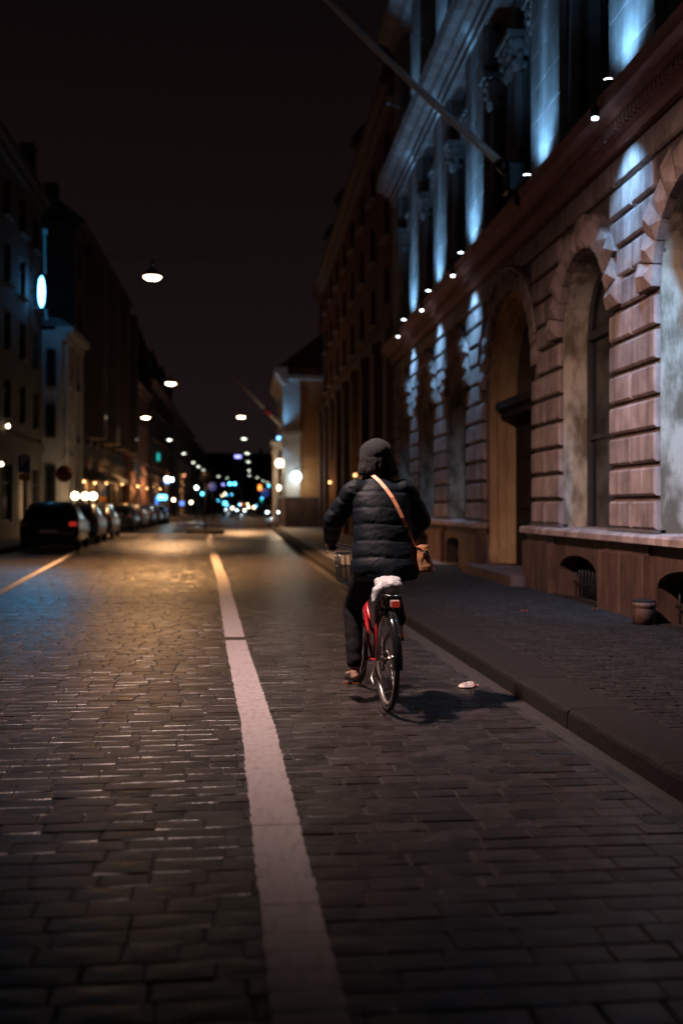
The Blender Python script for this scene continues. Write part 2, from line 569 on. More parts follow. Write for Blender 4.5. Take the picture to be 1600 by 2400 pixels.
while y < 74:
    L = rng.uniform(1.0, 1.7)
    a, b = kerb_x(y), kerb_x(y + L)
    g = 0.004
    rings = []
    for q in range(9):
        u = q / 8
        yy, k = y + g + (L - 2 * g) * u, a + (b - a) * u
        jz, jx = rng.uniform(-.007, .002), rng.uniform(-.004, .005)
        if q in (0, 8):
            jz -= .006
        rings.append([(k, yy, -0.10), (k + 0.40, yy, -0.10), (k + 0.40, yy, 0.121), (k + 0.028 - jz, yy, 0.122), (k + 0.007 + jx, yy, 0.113 + jz), (k + jx * .5, yy, 0.094 + jz)])
    mb = MB()
    mb.loft(rings, smooth=False)
    ks = mb.build('kerb_stone', M['kerb'], walk)
    ks.data.materials.append(M['kerb_dirt'])
    for p_ in ks.data.polygons:
        if p_.normal.x < -.9:
            p_.material_index = 1
    y += L
cells = []
y = 3.6
while y < 22:
    d = rng.uniform(0.095, 0.118)
    x = kerb_x(y) + 0.405 + rng.uniform(0, .01)
    hi = min(4.62, 0.55 * y + 1.6)
    while x < hi - 0.05:
        w = min(rng.uniform(0.10, 0.165), hi - x)
        if w > .05:
            cells.append((x + w / 2, y + d / 2 + 0.006 * math.sin(x * 5), w - .007, d - .007))
        x += w
    y += d
lay_setts(cells, walk, M['walk_sett'], 'paving_sett', 'small pavement setts farther along the facade', 300, rng, in_view_dist, z=0.117, ch=0.008, dome=0.003)
for o_ in walk.children:
    pass

# left pavement
lw = MB()
lw.box(-12.0, -7.3, -8, 200, -0.1, 0.118)
lw = tag(lw.build('pavement_left', M['walk']), 'left pavement below the house fronts', kind='structure')
y = 10.0
while y < 90:
    MB().box(-7.32, -7.02, y + .005, y + 1.495, -0.1, 0.128).build('kerb_stone', M['kerb'], lw)
    y += 1.5

# painted lines: thick paint that follows the stones, ragged at the edges
def painted_line(name, fx, width, y0, y1, step, ragged, label, skips=(), seed=1, cracks=()):
    rg = random.Random(seed)
    mb = MB()
    y = y0
    while y < y1:
        d = step * rg.uniform(0.92, 1.08)
        if any(a < y < b for a, b in skips):
            y += d
            continue
        dl, dr = -rg.uniform(.15, 1) * ragged, rg.uniform(.15, 1) * ragged
        xs = lambda yy, k: (fx(yy) - width / 2 + dl * k, fx(yy) + width / 2 + dr * k)
        rows = []
        crack = rg.random() < 0.14 or any(abs(y - c_) < .065 for c_ in cracks)
        for t, k, z in ((0.0, 0.0, 0.0034), (0.15, .8, 0.0075), (0.5, 1.0, 0.0082), (0.85, .8, 0.0075), (1.0 - (0.07 if crack else 0.0), 0.0, 0.0034)):
            a, b = xs(y + d * t, k)
            rows.append([(a + (b - a) * q / 6, y + d * t + (rg.uniform(-.004, .004) if 0 < t < .9 else 0), z + (rg.uniform(-.0015, .0015) if 0 < t < .9 else 0)) for q in range(7)])
        vs = [p for r in rows for p in r]
        fs = [(i * 7 + k, i * 7 + k + 1, i * 7 + 8 + k, i * 7 + 7 + k) for i in range(4) for k in range(6)]
        mb.add(vs, fs)
        y += d
    return tag(mb.build(name, M['paint'], road), label)
painted_line('lane_line', line_x, 0.200, 1.9, 49.5, 0.129, 0.011, 'white line down the middle of the street', skips=((10.55, 10.95),), seed=4, cracks=(3.45, 9.4, 14.2))
painted_line('parking_line', lane_x, 0.13, 9.0, 34.0, 0.129, 0.012, 'thin line along the parked cars', seed=6)
painted_line('cross_line', lambda y: -4.2, 4.6, 49.5, 50.3, 0.13, 0.03, 'pale crossing band by the traffic island', seed=9)

# small things lying about
rng = random.Random(21)
wr = MB()
n = 14
rings = []
for i in range(n):
    t = i / (n - 1)
    w = 0.05 * math.sin(PI * min(1, t * 1.1 + .05)) + 0.012
    rings.append([(t * 0.17 - .08, -w * .8, 0.004), (t * 0.17 - .08, -w * .2, 0.035 * math.sin(PI * t) + rng.uniform(0, .012)),
                  (t * 0.17 - .08, w * .6, 0.028 * math.sin(PI * t) + rng.uniform(0, .012)), (t * 0.17 - .08, w, 0.006)])
wr.loft(rings, smooth=False)
wo = wr.build('crumpled_wrapper', mat('pink_white_paper', (0.62, 0.50, 0.47), (0.72, 0.62, 0.6), rough=0.6, scale=20))
wo.location = (1.705, 7.76, 0.006)
wo.rotation_euler = (0, 0, 0.35)
tag(wo, 'crumpled pink and white paper wrapper in the gutter by the kerb', 'litter')
MB().cbox((0.045, -0.035, 0.012), (0.03, 0.015, 0.012), 0.003).build('red_tab', mat('red_print', (0.55, 0.04, 0.03), rough=0.5), wo)
for (lx, ly, lab) in ((3.36, 12.15, 'red fallen leaf lying mid pavement in the blue light'), (4.28, 12.25, 'red fallen leaf close to the plinth in the blue light')):
    lf = MB()
    lf.add([(-.05, 0, .002), (-.02, .028, .010), (.025, .022, .004), (.055, 0, .012), (.022, -.026, .006), (-.022, -.02, .012), (0, 0, .004)],
           [(0, 6, 1), (1, 6, 2), (2, 6, 3), (3, 6, 4), (4, 6, 5), (5, 6, 0)])
    lf.add([(x_, y_, z_ - .0015) for x_, y_, z_ in lf.v[:7]], [(1, 6, 0), (2, 6, 1), (3, 6, 2), (4, 6, 3), (5, 6, 4), (0, 6, 5)])
    lo_ = lf.build('fallen_leaf', mat('red_leaf', (0.6, 0.07, 0.06), (0.5, 0.1, 0.05), rough=0.5, scale=30))
    lo_.location = (lx, ly, 0.124)
    tag(lo_, lab, 'leaf', 'fallen leaves on the pavement')

# ================================================================== the floodlit building on the right
FX = 4.55                      # face of the rusticated piers
CX = 4.62                      # wall behind the joints
PIERS = [(3.90, 5.40), (7.45, 9.00), (11.07, 12.53), (14.58, 16.05), (19.35, 20.95), (22.96, 24.60), (26.76, 28.30), (30.30, 31.50)]
OPEN = [(5.40, 7.45), (9.00, 11.07), (12.53, 14.58), (16.05, 19.35), (20.95, 22.96), (24.60, 26.76), (28.30, 30.30)]
DOOR = 3
SPRING, RING = 3.85, 0.36
BLD = thing('stone_building', 'floodlit stone building with rusticated piers and arched windows beside the pavement', 'building', (FX, 17.7, 0))

def arched_face(mb, X, y0, y1, z0, z1, cy, hw, zs, rise, depth, n=16, reveal=None, sill=None):
    """a wall face (looking to -x) with a round-headed hole reaching down to sill (or z0)"""
    sill = z0 if sill is None else sill
    arc = [(cy - hw * math.cos(PI * i / n), zs + rise * math.sin(PI * i / n)) for i in range(n + 1)]
    P = lambda y_, z_: (X, y_, z_)
    mb.quad(P(y0, z0), P(y0, z1), P(cy - hw, z1), P(cy - hw, z0))
    mb.quad(P(cy + hw, z0), P(cy + hw, z1), P(y1, z1), P(y1, z0))
    for (a, b), (c, d) in zip(arc, arc[1:]):
        mb.quad(P(a, b), P(a, z1), P(c, z1), P(c, d))
    if sill > z0:
        mb.quad(P(cy - hw, z0), P(cy - hw, sill), P(cy + hw, sill), P(cy + hw, z0))
    rv = reveal if reveal is not None else mb
    path = [(cy - hw, sill)] + arc + [(cy + hw, sill)]
    for (a, b), (c, d) in zip(path, path[1:]):
        rv.quad((X, a, b), (X, c, d), (X + depth, c, d), (X + depth, a, b))
    if sill > z0:
        rv.quad((X, cy - hw, sill), (X + depth, cy - hw, sill), (X + depth, cy + hw, sill), (X, cy + hw, sill))

def arched_pane(X, cy, hw, zs, rise, z0, n=16, t=0.02):
    pts = [(cy - hw, z0)] + [(cy - hw * math.cos(PI * i / n), zs + rise * math.sin(PI * i / n)) for i in range(n + 1)] + [(cy + hw, z0)]
    m_ = len(pts)
    vs = [(X, a, b) for a, b in pts] + [(X + t, a, b) for a, b in pts]
    return MB().add(vs, [tuple(range(m_)), tuple(range(m_, 2 * m_))[::-1]])

# --- wall behind the blocks, one bay at a time (ground floor)
for i, (a, b) in enumerate(OPEN):
    p0, p1 = PIERS[i], PIERS[i + 1]
    y0, y1 = (p0[0] + p0[1]) / 2, (p1[0] + p1[1]) / 2
    cy, hw = (a + b) / 2, (b - a) / 2
    wall, rev = MB(), MB()
    if i == DOOR:
        arched_face(wall, CX, y0, y1, 0.0, 5.75, cy, hw, 3.62, 1.55, 0.10)
        wall.build('wall', M['stone_core'], BLD, world=True)
    else:
        arched_face(wall, CX, y0, y1, 0.9, 5.75, cy, hw, SPRING, hw, 0.46, reveal=rev, sill=1.08)
        wall.build('wall', M['stone_core'], BLD, world=True)
        rev.build('window_reveal', M['reveal'], BLD, world=True)
        # glazing
        X = CX + 0.40
        fr = MB()
        for (ya, yb) in ((a, a + .09), (b - .09, b), (cy - .045, cy + .045)):
            fr.box(X - .05, X + .03, ya, yb, 1.08, SPRING)
        fr.box(X - .06, X + .028, a + .09, b - .09, SPRING - .06, SPRING + .06)
        fr.box(X - .045, X + .026, a + .09, b - .09, 2.35, 2.42)
        arc = [(X - .01, cy - (hw - .05) * math.cos(PI * k / 14), SPRING + (hw - .05) * math.sin(PI * k / 14)) for k in range(15)]
        fr.tube(arc, 0.05, seg=6)
        fr.tube([(X - .01, cy, SPRING), (X - .01, cy, SPRING + hw - .03)], 0.035, seg=6)
        fo = fr.build('window', M['frame'], BLD, world=True)
        arched_pane(X + .005, cy, hw - .02, SPRING, hw - .02, 1.08).build('pane', M['pane'], fo, world=True)

# plain ends
e_ = MB()
e_.box(CX, 9.5, 3.9, 4.65, 0, 5.75)
e_.box(CX, 9.5, 30.9, 31.5, 0, 5.75)
e_.box(5.45, 9.5, 4.66, 30.89, 0, 5.7)
e_.build('inner_mass', M['stone_dark'], BLD, world=True)

# --- rusticated blocks
bcache = {}
def block(y0, y1, z0, z1, name='stone_block', material=None, front=FX, back=CX + .05, ch=0.026):
    material = material or M['stone']
    w, h = round(y1 - y0, 3), round(z1 - z0, 3)
    key = (w, h, front, material.name)
    if key not in bcache:
        d = back - front
        hw_, hh = w / 2, h / 2
        mb = MB()
        vs = []
        for (x, i_) in ((d, 0.0), (ch, 0.0), (0.0, ch)):
            vs += [(x, -hw_ + i_, -hh + i_), (x, hw_ - i_, -hh + i_), (x, hw_ - i_, hh - i_), (x, -hw_ + i_, hh - i_)]
        fs = []
        for r in range(2):
            for k in range(4):
                k2 = (k + 1) % 4
                fs.append((r * 4 + k, r * 4 + 4 + k, r * 4 + 4 + k2, r * 4 + k2))
        fs.append((8, 11, 10, 9))
        mb.add(vs, fs)
        bcache[key] = mb.mesh(name, material)
    return place(name, bcache[key], BLD, (front - FX, (y0 + y1) / 2 - 17.7, (z0 + z1) / 2))

COURSE, Z0 = 0.385, 1.13
GAP = 0.060
rng = random.Random(12)
for pi, (a, b) in enumerate(PIERS):
    for k in range(12):
        z0 = Z0 + k * COURSE
        z1 = z0 + COURSE - GAP
        zc = (z0 + z1) / 2
        lo, hi = a + .004, b - .004
        spans = []
        for side, oi in ((0, pi - 1), (1, pi)):
            if 0 <= oi < len(OPEN):
                oa, ob = OPEN[oi]
                oc, ohw = (oa + ob) / 2, (ob - oa) / 2
                zs = 3.62 if oi == DOOR else SPRING
                Ro = ohw + (0.30 if oi == DOOR else RING)
                if zc > zs - 0.05:
                    dz = (zc - zs) * (Ro / (1.55 + .30) if oi == DOOR else 1)
                    if dz < Ro:
                        cut = math.sqrt(max(0, Ro * Ro - dz * dz))
                        if side == 0:
                            lo = max(lo, oc + cut)
                        else:
                            hi = min(hi, oc - cut)
                    else:
                        if side == 0:
                            lo = oc
                        else:
                            hi = oc
        if hi - lo < 0.12:
            continue
        if hi - lo > 1.9:
            n_ = 3
        else:
            n_ = 2 if (k % 2 == 0 and hi - lo > 0.5) else 1
        for q in range(n_):
            y0 = lo + (hi - lo) * q / n_ + (.015 if q else 0)
            y1 = lo + (hi - lo) * (q + 1) / n_ - (.015 if q < n_ - 1 else 0)
            block(y0, y1, z0, z1)

# --- faceted voussoirs round each window head
for i, (a, b) in enumerate(OPEN):
    cy, hw = (a + b) / 2, (b - a) / 2
    zs, ry = (3.62, 1.55) if i == DOOR else (SPRING, hw)
    if i == DOOR:
        inner, outer = hw, hw + .28
        k_in, k_out = ry / hw, (ry + .28) / (hw + .28)
        nv = 15
    else:
        inner, outer, k_in, k_out, nv = hw + .004, hw + RING, 1, 1, 13
    for q in range(nv):
        a0 = PI * q / nv + 0.008
        a1 = PI * (q + 1) / nv - 0.008
        am = (a0 + a1) / 2
        ext = 0.10 if q % 2 == 0 else 0.0
        def pt(r, ang, x, kk):
            return (x, cy - r * math.cos(ang), zs + kk * r * math.sin(ang))
        ro = outer - .012 + ext
        kx = lambda r: k_in + (k_out - k_in) * (r - inner) / (outer - inner)
        f0 = FX - (0.035 if i != DOOR else 0.0)
        f1 = FX - (0.105 if i != DOOR else 0.04)
        vs = [pt(inner, a0, CX + .03, k_in), pt(inner, a1, CX + .03, k_in), pt(ro, a1, CX + .03, kx(ro)), pt(ro, a0, CX + .03, kx(ro)),
              pt(inner, a0, f0, k_in), pt(inner, a1, f0, k_in), pt(ro, a1, f0, kx(ro)), pt(ro, a0, f0, kx(ro)),
              pt(inner + .10, am, f1, k_in), pt(ro - .12, am, f1, kx(ro))]
        fs = [(0, 4, 5, 1), (1, 5, 6, 2), (2, 6, 7, 3), (3, 7, 4, 0), (4, 8, 5), (5, 8, 9, 6), (6, 9, 7), (7, 9, 8, 4)]
        MB().add(vs, fs).build('voussoir', M['stone'], BLD, world=True)
    if i != DOOR:
        continue
    arc = [(FX - .02, cy - (outer + .10) * math.cos(PI * k / 24), zs + k_out * (outer + .10) * math.sin(PI * k / 24)) for k in range(2, 23)]
    MB().tube(arc, 0.035, seg=6).build('drip_moulding', M['stone'], BLD, world=True)

# --- portal of the door: stepped reveal with shafts
da, db = OPEN[DOOR]
dc = (da + db) / 2
def portal_order(x0, x1, hw0, hw1, zs, r0, r1, name):
    """front ring and reveal of one step of the portal"""
    mb = MB()
    n = 20
    out = [(dc - hw0, 0.30)] + [(dc - hw0 * math.cos(PI * k / n), zs + r0 * math.sin(PI * k / n)) for k in range(n + 1)] + [(dc + hw0, 0.30)]
    inn = [(dc - hw1, 0.30)] + [(dc - hw1 * math.cos(PI * k / n), zs + r1 * math.sin(PI * k / n)) for k in range(n + 1)] + [(dc + hw1, 0.30)]
    for k in range(len(out) - 1):
        o0, o1, i0, i1 = out[k], out[k + 1], inn[k], inn[k + 1]
        mb.quad((x0, *o0), (x0, *o1), (x0, *i1), (x0, *i0))
        mb.quad((x0, *i0), (x0, *i1), (x1, *i1), (x1, *i0))
    return mb.build(name, M['portal'], BLD, world=True)
H0 = (db - da) / 2
portal_order(CX + .04, CX + .18, H0 + .005, H0 - .10, 3.62, 1.55, 1.46, 'portal_step')
portal_order(CX + .182, CX + .32, H0 - .095, H0 - .19, 3.62, 1.465, 1.38, 'portal_step')
portal_order(CX + .322, CX + .60, H0 - .185, H0 - .26, 3.62, 1.385, 1.32, 'portal_step')
for s in (-1, 1):
    sh = MB()
    sh.lathe([(.13, .285), (.13, .62), (.105, .66), (.08, .74), (.072, .8), (.066, 3.3), (.09, 3.36), (.08, 3.44), (.12, 3.56), (.12, 3.62)],
             (CX + .15, dc + s * (H0 - .05), 0), seg=14)
    sh.build('portal_shaft', M['portal'], BLD, world=True)
st = MB()
st.box(4.17, 5.9, da - .18, db + .18, 0.10, 0.28)
st.build('door_step', M['plinth'], BLD, world=True)
dr = MB()
DX = CX + .50
dr.box(DX, DX + .08, dc - (H0 - .26), dc - .01, .28, 3.05)
dr.box(DX, DX + .08, dc + .01, dc + (H0 - .26), .28, 3.05)
for s in (-1, 1):
    for (za, zb) in ((.45, 1.2), (1.35, 2.2), (2.3, 2.9)):
        dr.box(DX - .03, DX, dc + s * .70 - .5, dc + s * .70 + .5, za, zb)
do = dr.build('door', M['dark_wood'], BLD, world=True)
MB().sphere((DX - .08, dc - .10, 1.15), .035).build('door_handle', M['grey_metal'], do, world=True)
tr = MB()
tr.box(DX - .30, DX + .06, dc - (H0 - .265), dc + (H0 - .265), 3.05, 3.2)
tr.box(DX - .40, DX + .06, dc - (H0 - .27), dc + (H0 - .27), 3.2, 3.34)
tr.build('door_transom', M['dark_wood'], BLD, world=True)
arched_pane(DX + .02, dc, H0 - .26, 3.62, 1.32, 3.34).build('fanlight', M['pane'], BLD, world=True)

# --- plinth
def plinth_window(y0, y1, cy, hw):
    f, r = MB(), MB()
    arched_face(f, 4.50, y0, y1, 0.08, .96, cy, hw, .48, .24, .34, n=12, reveal=r)
    f.build('plinth_slab', M['plinth'], BLD, world=True)
    r.build('basement_reveal', M['plinth'], BLD, world=True)
    g = MB()
    k = cy - hw + .1
    while k < cy + hw - .04:
        g.tube([(4.72, k, .08), (4.72, k, .46 + .22 * math.sqrt(max(0, 1 - ((k - cy) / hw) ** 2)))], .012, seg=5)
        k += .14
    g.tube([(4.72, cy - hw, .3), (4.72, cy + hw, .3)], .012, seg=5)
    go = g.build('basement_grille', M['ironwork'], BLD, world=True)
    MB().box(4.86, 4.88, cy - hw, cy + hw, .08, .75).build('pane', M['pane'], go, world=True)
for i, (a, b) in enumerate(OPEN):
    if i == DOOR:
        continue
    plinth_window(a + .004, b - .004, (a + b) / 2 + .06, .80)
rng = random.Random(31)
for (a, b) in PIERS:
    m_ = (a + b) / 2 + rng.uniform(-.12, .12)
    for (c, d) in ((a + .002, m_ - .005), (m_ + .005, b - .002)):
        block(c, d, .06, .845, 'plinth_block', M['plinth'], front=4.40, back=4.70, ch=.018)
    MB().box(4.475, 4.69, a, b, .845, .975).build('plinth_recess', M['plinth'], BLD, world=True)
edges = [3.9, 5.2, 7.2, 9.15, 11.0, 12.75, 14.4, 16.05]
edges2 = [19.35, 21.1, 22.9, 24.7, 26.6, 28.5, 30.2, 31.5]
for ed in (edges, edges2):
    for a, b in zip(ed, ed[1:]):
        MB().extrude([(4.36, .975), (4.36, 1.045), (4.39, 1.075), (5.0, 1.095), (5.0, .975)], a + .004, b - .004).build('sill_ledge', M['plinth'] if False else M['stone'], BLD, world=True)
# base course right under the piers
for (a, b) in PIERS:
    MB().box(4.535, 4.68, a, b, 1.09, 1.125).build('base_course', M['stone_core'], BLD, world=True)

# --- string cornice with dentils
PROF = [(4.66, 5.74), (4.50, 5.74), (4.50, 5.86), (4.45, 5.88), (4.45, 6.00), (4.36, 6.02), (4.34, 6.09), (4.22, 6.11), (4.20, 6.17), (4.17, 6.24), (4.66, 6.36)]
PROF = PROF[::-1]
for a, b in zip([3.9, 8.2, 11.8, 15.3, 17.7, 20.15, 23.8, 27.5], [8.2, 11.8, 15.3, 17.7, 20.15, 23.8, 27.5, 31.5]):
    MB().extrude(PROF, a + .002, b - .002).build('cornice_stone', M['cornice'], BLD, world=True)
dn = MB()
y = 4.0
while y < 31.4:
    dn.box(4.385, 4.452, y, y + .065, 5.89, 5.985)
    y += .115
tag(dn.build('dentils', M['cornice'], BLD, world=True, kind='stuff'), 'row of small dentils under the cornice')

# --- main floor: ashlar pilasters, dark recessed bays, round-headed windows, carved capitals
def arch_upper(i, a, b):
    cy = (a + b) / 2
    hw = min((b - a) / 2 - .26, .86)
    w, r = MB(), MB()
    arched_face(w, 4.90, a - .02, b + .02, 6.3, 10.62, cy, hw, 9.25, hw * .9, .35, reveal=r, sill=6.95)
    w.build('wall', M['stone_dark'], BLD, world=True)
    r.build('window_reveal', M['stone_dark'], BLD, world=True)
    fr = MB()
    X = 5.12
    for (ya, yb) in ((cy - hw, cy - hw + .08), (cy + hw - .08, cy + hw), (cy - .04, cy + .04)):
        fr.box(X - .04, X + .03, ya, yb, 6.95, 9.25)
    fr.box(X - .05, X + .028, cy - hw, cy + hw, 8.35, 8.45)
    fr.box(X - .05, X + .028, cy - hw, cy + hw, 9.2, 9.3)
    fo = fr.build('window', M['frame'], BLD, world=True)
    arched_pane(X, cy, hw, 9.25, hw * .9, 6.95).build('pane', M['pane'], fo, world=True)
    # pale carved lunette and moulded arch
    MB().add(*(lambda n=12: ([(4.99, cy - (hw - .16) * math.cos(PI * k / n), 9.36 + (hw - .25) * .9 * math.sin(PI * k / n)) for k in range(n + 1)], [tuple(range(n + 1))]))()).build('lunette', M['stone_up'], BLD, world=True)
    for rr, x, th in ((hw + .10, 4.86, .07), (hw + .24, 4.83, .045)):
        MB().tube([(x, cy - rr * math.cos(PI * k / 20), 9.25 + rr * .9 * math.sin(PI * k / 20)) for k in range(21)], th, seg=8).build('arch_moulding', M['stone_up'], BLD, world=True)
    for s in (-1, 1):
        yc = cy + s * ((b - a) / 2 - .12)
        MB().lathe([(.14, 6.36), (.14, 6.6), (.11, 6.66), (.098, 6.75), (.085, 8.9), (.10, 8.93)], (4.74, yc, 0), seg=12).build('window_shaft', M['stone_dark'], BLD, world=True)
        cp = MB()
        cp.lathe([(.09, 8.93), (.12, 9.05), (.12, 9.2), (.19, 9.42), (.2, 9.5)], (4.70, yc, 0), seg=10)
        rg = random.Random(i * 7 + s)
        for q in range(9):
            w_ = 2 * PI * q / 9
            cp.sphere((4.70 + .14 * math.cos(w_), yc + .14 * math.sin(w_), 9.10 + .12 * (q % 3) + rg.uniform(-.02, .02)), (.055, .055, .075), 7, 5)
        for s2 in (-1, 1):
            cp.ring((4.55, yc + s2 * .13, 9.44), 'x', .05, .028, seg=12, rs=6)
        cp.box(4.48, 4.9, yc - .22, yc + .22, 9.5, 9.6)
        cp.build('capital', M['stone_up'], BLD, world=True)
for i, (a, b) in enumerate(OPEN):
    if i == DOOR:
        m_ = (a + b) / 2
        arch_upper(20, a, m_ - .1)
        arch_upper(21, m_ + .1, b)
        MB().box(4.72, 4.95, m_ - .1, m_ + .1, 6.3, 10.62).build('mullion_pier', M['stone_dark'], BLD, world=True)
    else:
        arch_upper(i, a, b)
for pi, (a, b) in enumerate(PIERS):
    MB().box(4.60, 5.2, a + .001, b - .001, 6.30, 10.62).build('pilaster_core', M['stone_core'], BLD, world=True)
    z, k = 6.37, 0
    while z < 10.4:
        h = .53
        n_ = 2 if k % 2 == 0 else 1
        for q in range(n_):
            y0 = a + (b - a) * q / n_ + (.004 if q else 0)
            y1 = a + (b - a) * (q + 1) / n_ - (.004 if q < n_ - 1 else 0)
            block(y0, y1, z, z + h - .012, 'pilaster_block', M['stone_up'], front=4.55, back=4.66, ch=.010)
        z += h
        k += 1
# --- upper entablature
P2 = [(4.66, 10.62), (4.50, 10.62), (4.50, 10.78), (4.44, 10.80), (4.44, 10.94), (4.30, 10.98), (4.26, 11.06), (4.08, 11.10), (4.04, 11.18), (4.00, 11.27), (4.66, 11.42)][::-1]
for a, b in zip([3.9, 8.2, 11.8, 15.3, 17.7, 20.15, 23.8, 27.5], [8.2, 11.8, 15.3, 17.7, 20.15, 23.8, 27.5, 31.5]):
    MB().extrude(P2, a + .002, b - .002).build('entablature_stone', M['stone_up'], BLD, world=True)
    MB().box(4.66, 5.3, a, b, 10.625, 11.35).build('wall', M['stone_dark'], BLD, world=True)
# --- top floor and roof
for i, (a, b) in enumerate(OPEN):
    cy, hw = (a + b) / 2, (b - a) / 2 - .35
    w = MB()
    arched_face(w, 4.95, a - .02, b + .02, 11.35, 15.4, cy, hw, 14.0, .25, .3, sill=12.1)
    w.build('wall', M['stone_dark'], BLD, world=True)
    MB().box(5.2, 5.22, cy - hw, cy + hw, 12.1, 14.3).build('pane', M['pane'], BLD, world=True)
for (a, b) in PIERS:
    MB().box(4.60, 5.3, a, b, 11.36, 15.4).build('pilaster', M['stone_up'], BLD, world=True)
MB().extrude([(5.2, 15.4), (4.5, 15.4), (4.4, 15.6), (4.1, 15.75), (4.05, 15.95), (5.2, 16.1)][::-1], 3.9, 31.5).build('roof_cornice', M['stone_up'], BLD, world=True)
MB().extrude([(4.7, 16.05), (5.6, 18.6), (9.5, 18.8), (9.5, 16.05)], 3.95, 31.45).build('roof', M['roof'], BLD, world=True)
MB().box(5.4, 9.4, 4.0, 31.4, 5.7, 16.0).build('inner_mass', M['stone_dark'], BLD, world=True)

# --- facade floodlights on the cornice: one over each pier
def floodlight(yc, up, down, label, base_z=6.27, x=4.26, side=False):
    t = thing('facade_floodlight', label, 'floodlight', (x, yc, base_z), 0, 'floodlights along the cornice')
    MB().cbox((0, 0, .045), (.16, .24, .05), .01).build('base_plate', M['black_metal'], t)
    h = MB()
    h.lathe([(.03, .05), (.06, .07), (.075, .15), (.085, .16)], (.02, 0, 0), seg=12)
    h.build('housing', M['black_metal'], t)
    ln = MB()
    ln.lathe([(.062, .160), (.052, .182), (.018, .194)], (.02, 0, 0), seg=12)
    ln.build('lens', M['cool_glow'] if up else M['pane'], t)
    ar = MB()
    ar.tube([(-.02, 0, .03), (-.12, 0, .02), (-.14, 0, -.08), (-.14, 0, -.14)], .018, seg=6)
    ar.lathe([(.045, -.27), (.055, -.25), (.05, -.15), (.02, -.13)], (-.14, 0, 0), seg=12)
    ar.build('drop_arm', M['black_metal'], t)
    l2 = MB()
    l2.lathe([(.015, -.300), (.034, -.293), (.04, -.275)], (-.14, 0, 0), seg=12)
    l2.build('lower_lens', M['cool_glow'] if down else M['pane'], t)
    if up:
        light('uplight', 'SPOT', (-.15, 0, .26), 165, COOL, t, radius=.08, angle=116, blend=1.0, aim=(.35, 0, 1))
        light('uplight_beam', 'SPOT', (.11, 0, .20), 120, COOL, t, radius=.05, angle=30, blend=1.0, aim=(.10, 0, 1))
        light('uplight_core', 'SPOT', (.11, 0, .20), 800, COOL, t, radius=.05, angle=11.5, blend=1.0, aim=(.068, 0, 1))
    if down:
        light('downlight', 'SPOT', (-.12, 0, -.33), 330, COOL, t, radius=.06, angle=96, blend=1.0, aim=(.18, 0, -1))
        light('downlight_core', 'SPOT', (-.12, 0, -.33), 260, COOL, t, radius=.06, angle=27, blend=1.0, aim=(.29, 0, -1))
    if side:
        light('downlight_side', 'SPOT', (-.12, .04, -.33), 1700, COOL, t, radius=.06, angle=46, blend=1.0, aim=(.10, .84, -1))
    return t
names = ['floodlight on the cornice over the pier nearest the camera', 'floodlight over the second visible pier, both lenses lit, nearest pair',
         'floodlight beside the flagpole foot with only its upper lens lit', 'floodlight over the pier beyond the doorway, both lenses lit',
         'floodlight second from the far end of the lit row', 'floodlight last and farthest in the lit row on the cornice']
for (a, b), lab, (u, d) in zip(PIERS[1:7], names, ((1, 1), (1, 1), (1, 0), (1, 1), (1, 1), (1, 1))):
    floodlight((a + b) / 2, u, d, lab, side=(a == PIERS[1][0]))
# second tier on the upper entablature
for (a, b), lab in zip(PIERS[4:7], ('small floodlight on the upper entablature above the doorway side', 'small floodlight on the upper entablature, middle of three', 'small floodlight on the upper entablature, farthest of three')):
    yc = (a + b) / 2
    t = thing('facade_floodlight', lab, 'floodlight', (4.2, yc, 11.33), 0, 'floodlights along the upper entablature')
    MB().cbox((0, 0, .03), (.14, .2, .05), .01).build('base_plate', M['black_metal'], t)
    MB().lathe([(.03, .055), (.07, .13), (.075, .14)], seg=12).build('housing', M['black_metal'], t)
    MB().lathe([(.065, .142), (.05, .16), (.02, .17)], seg=12).build('lens', M['cool_glow'], t)
    light('uplight', 'SPOT', (.03, 0, .19), 220, COOL, t, radius=.04, angle=62, blend=.9, aim=(.2, 0, 1))
for yc, lab in ((22.7, 'thin lamp arm with a knob end on the entablature, nearer one'), (26.6, 'thin lamp arm with a knob end on the entablature, farther one')):
    t = thing('lamp_arm', lab, 'lamp arm', (4.12, yc, 11.30), 0, 'lamp arms on the entablature')
    MB().tube([(0, 0, 0), (0, 0, .45), (-.06, 0, .53), (-.36, 0, .64)], .018, seg=6).build('arm', M['dirty_blue'], t)
    MB().sphere((-.40, 0, .65), .055).build('knob', M['dirty_blue'], t)

# --- flagpole leaning out over the street
fp = thing('flagpole', 'bare flagpole slanting out over the street from the stone facade', 'flagpole', (4.28, 16.45, 6.75))
MB().cbox((.12, 0, 0), (.34, .34, .5), .03).build('bracket', M['black_metal'], fp)
MB().tube([(-.02, 0, .12), (-.16, 0, .30)], .10, seg=12).build('socket', M['black_metal'], fp)
tip = (-4.88, 0, 4.75)
pl = MB()
npt = 10
pl.tube([(-.08 + (tip[0] + .08) * k / npt, .10 * math.sin(PI * k / npt), .22 + (tip[2] - .22) * k / npt - .10 * math.sin(PI * k / npt)) for k in range(npt + 1)],
        [.072 - .040 * k / npt for k in range(npt + 1)], seg=14)
pl.build('pole', M['pole'], fp)
MB().sphere((tip[0] - .03, 0, tip[2] + .03), .05).build('finial', M['grey_metal'], fp)

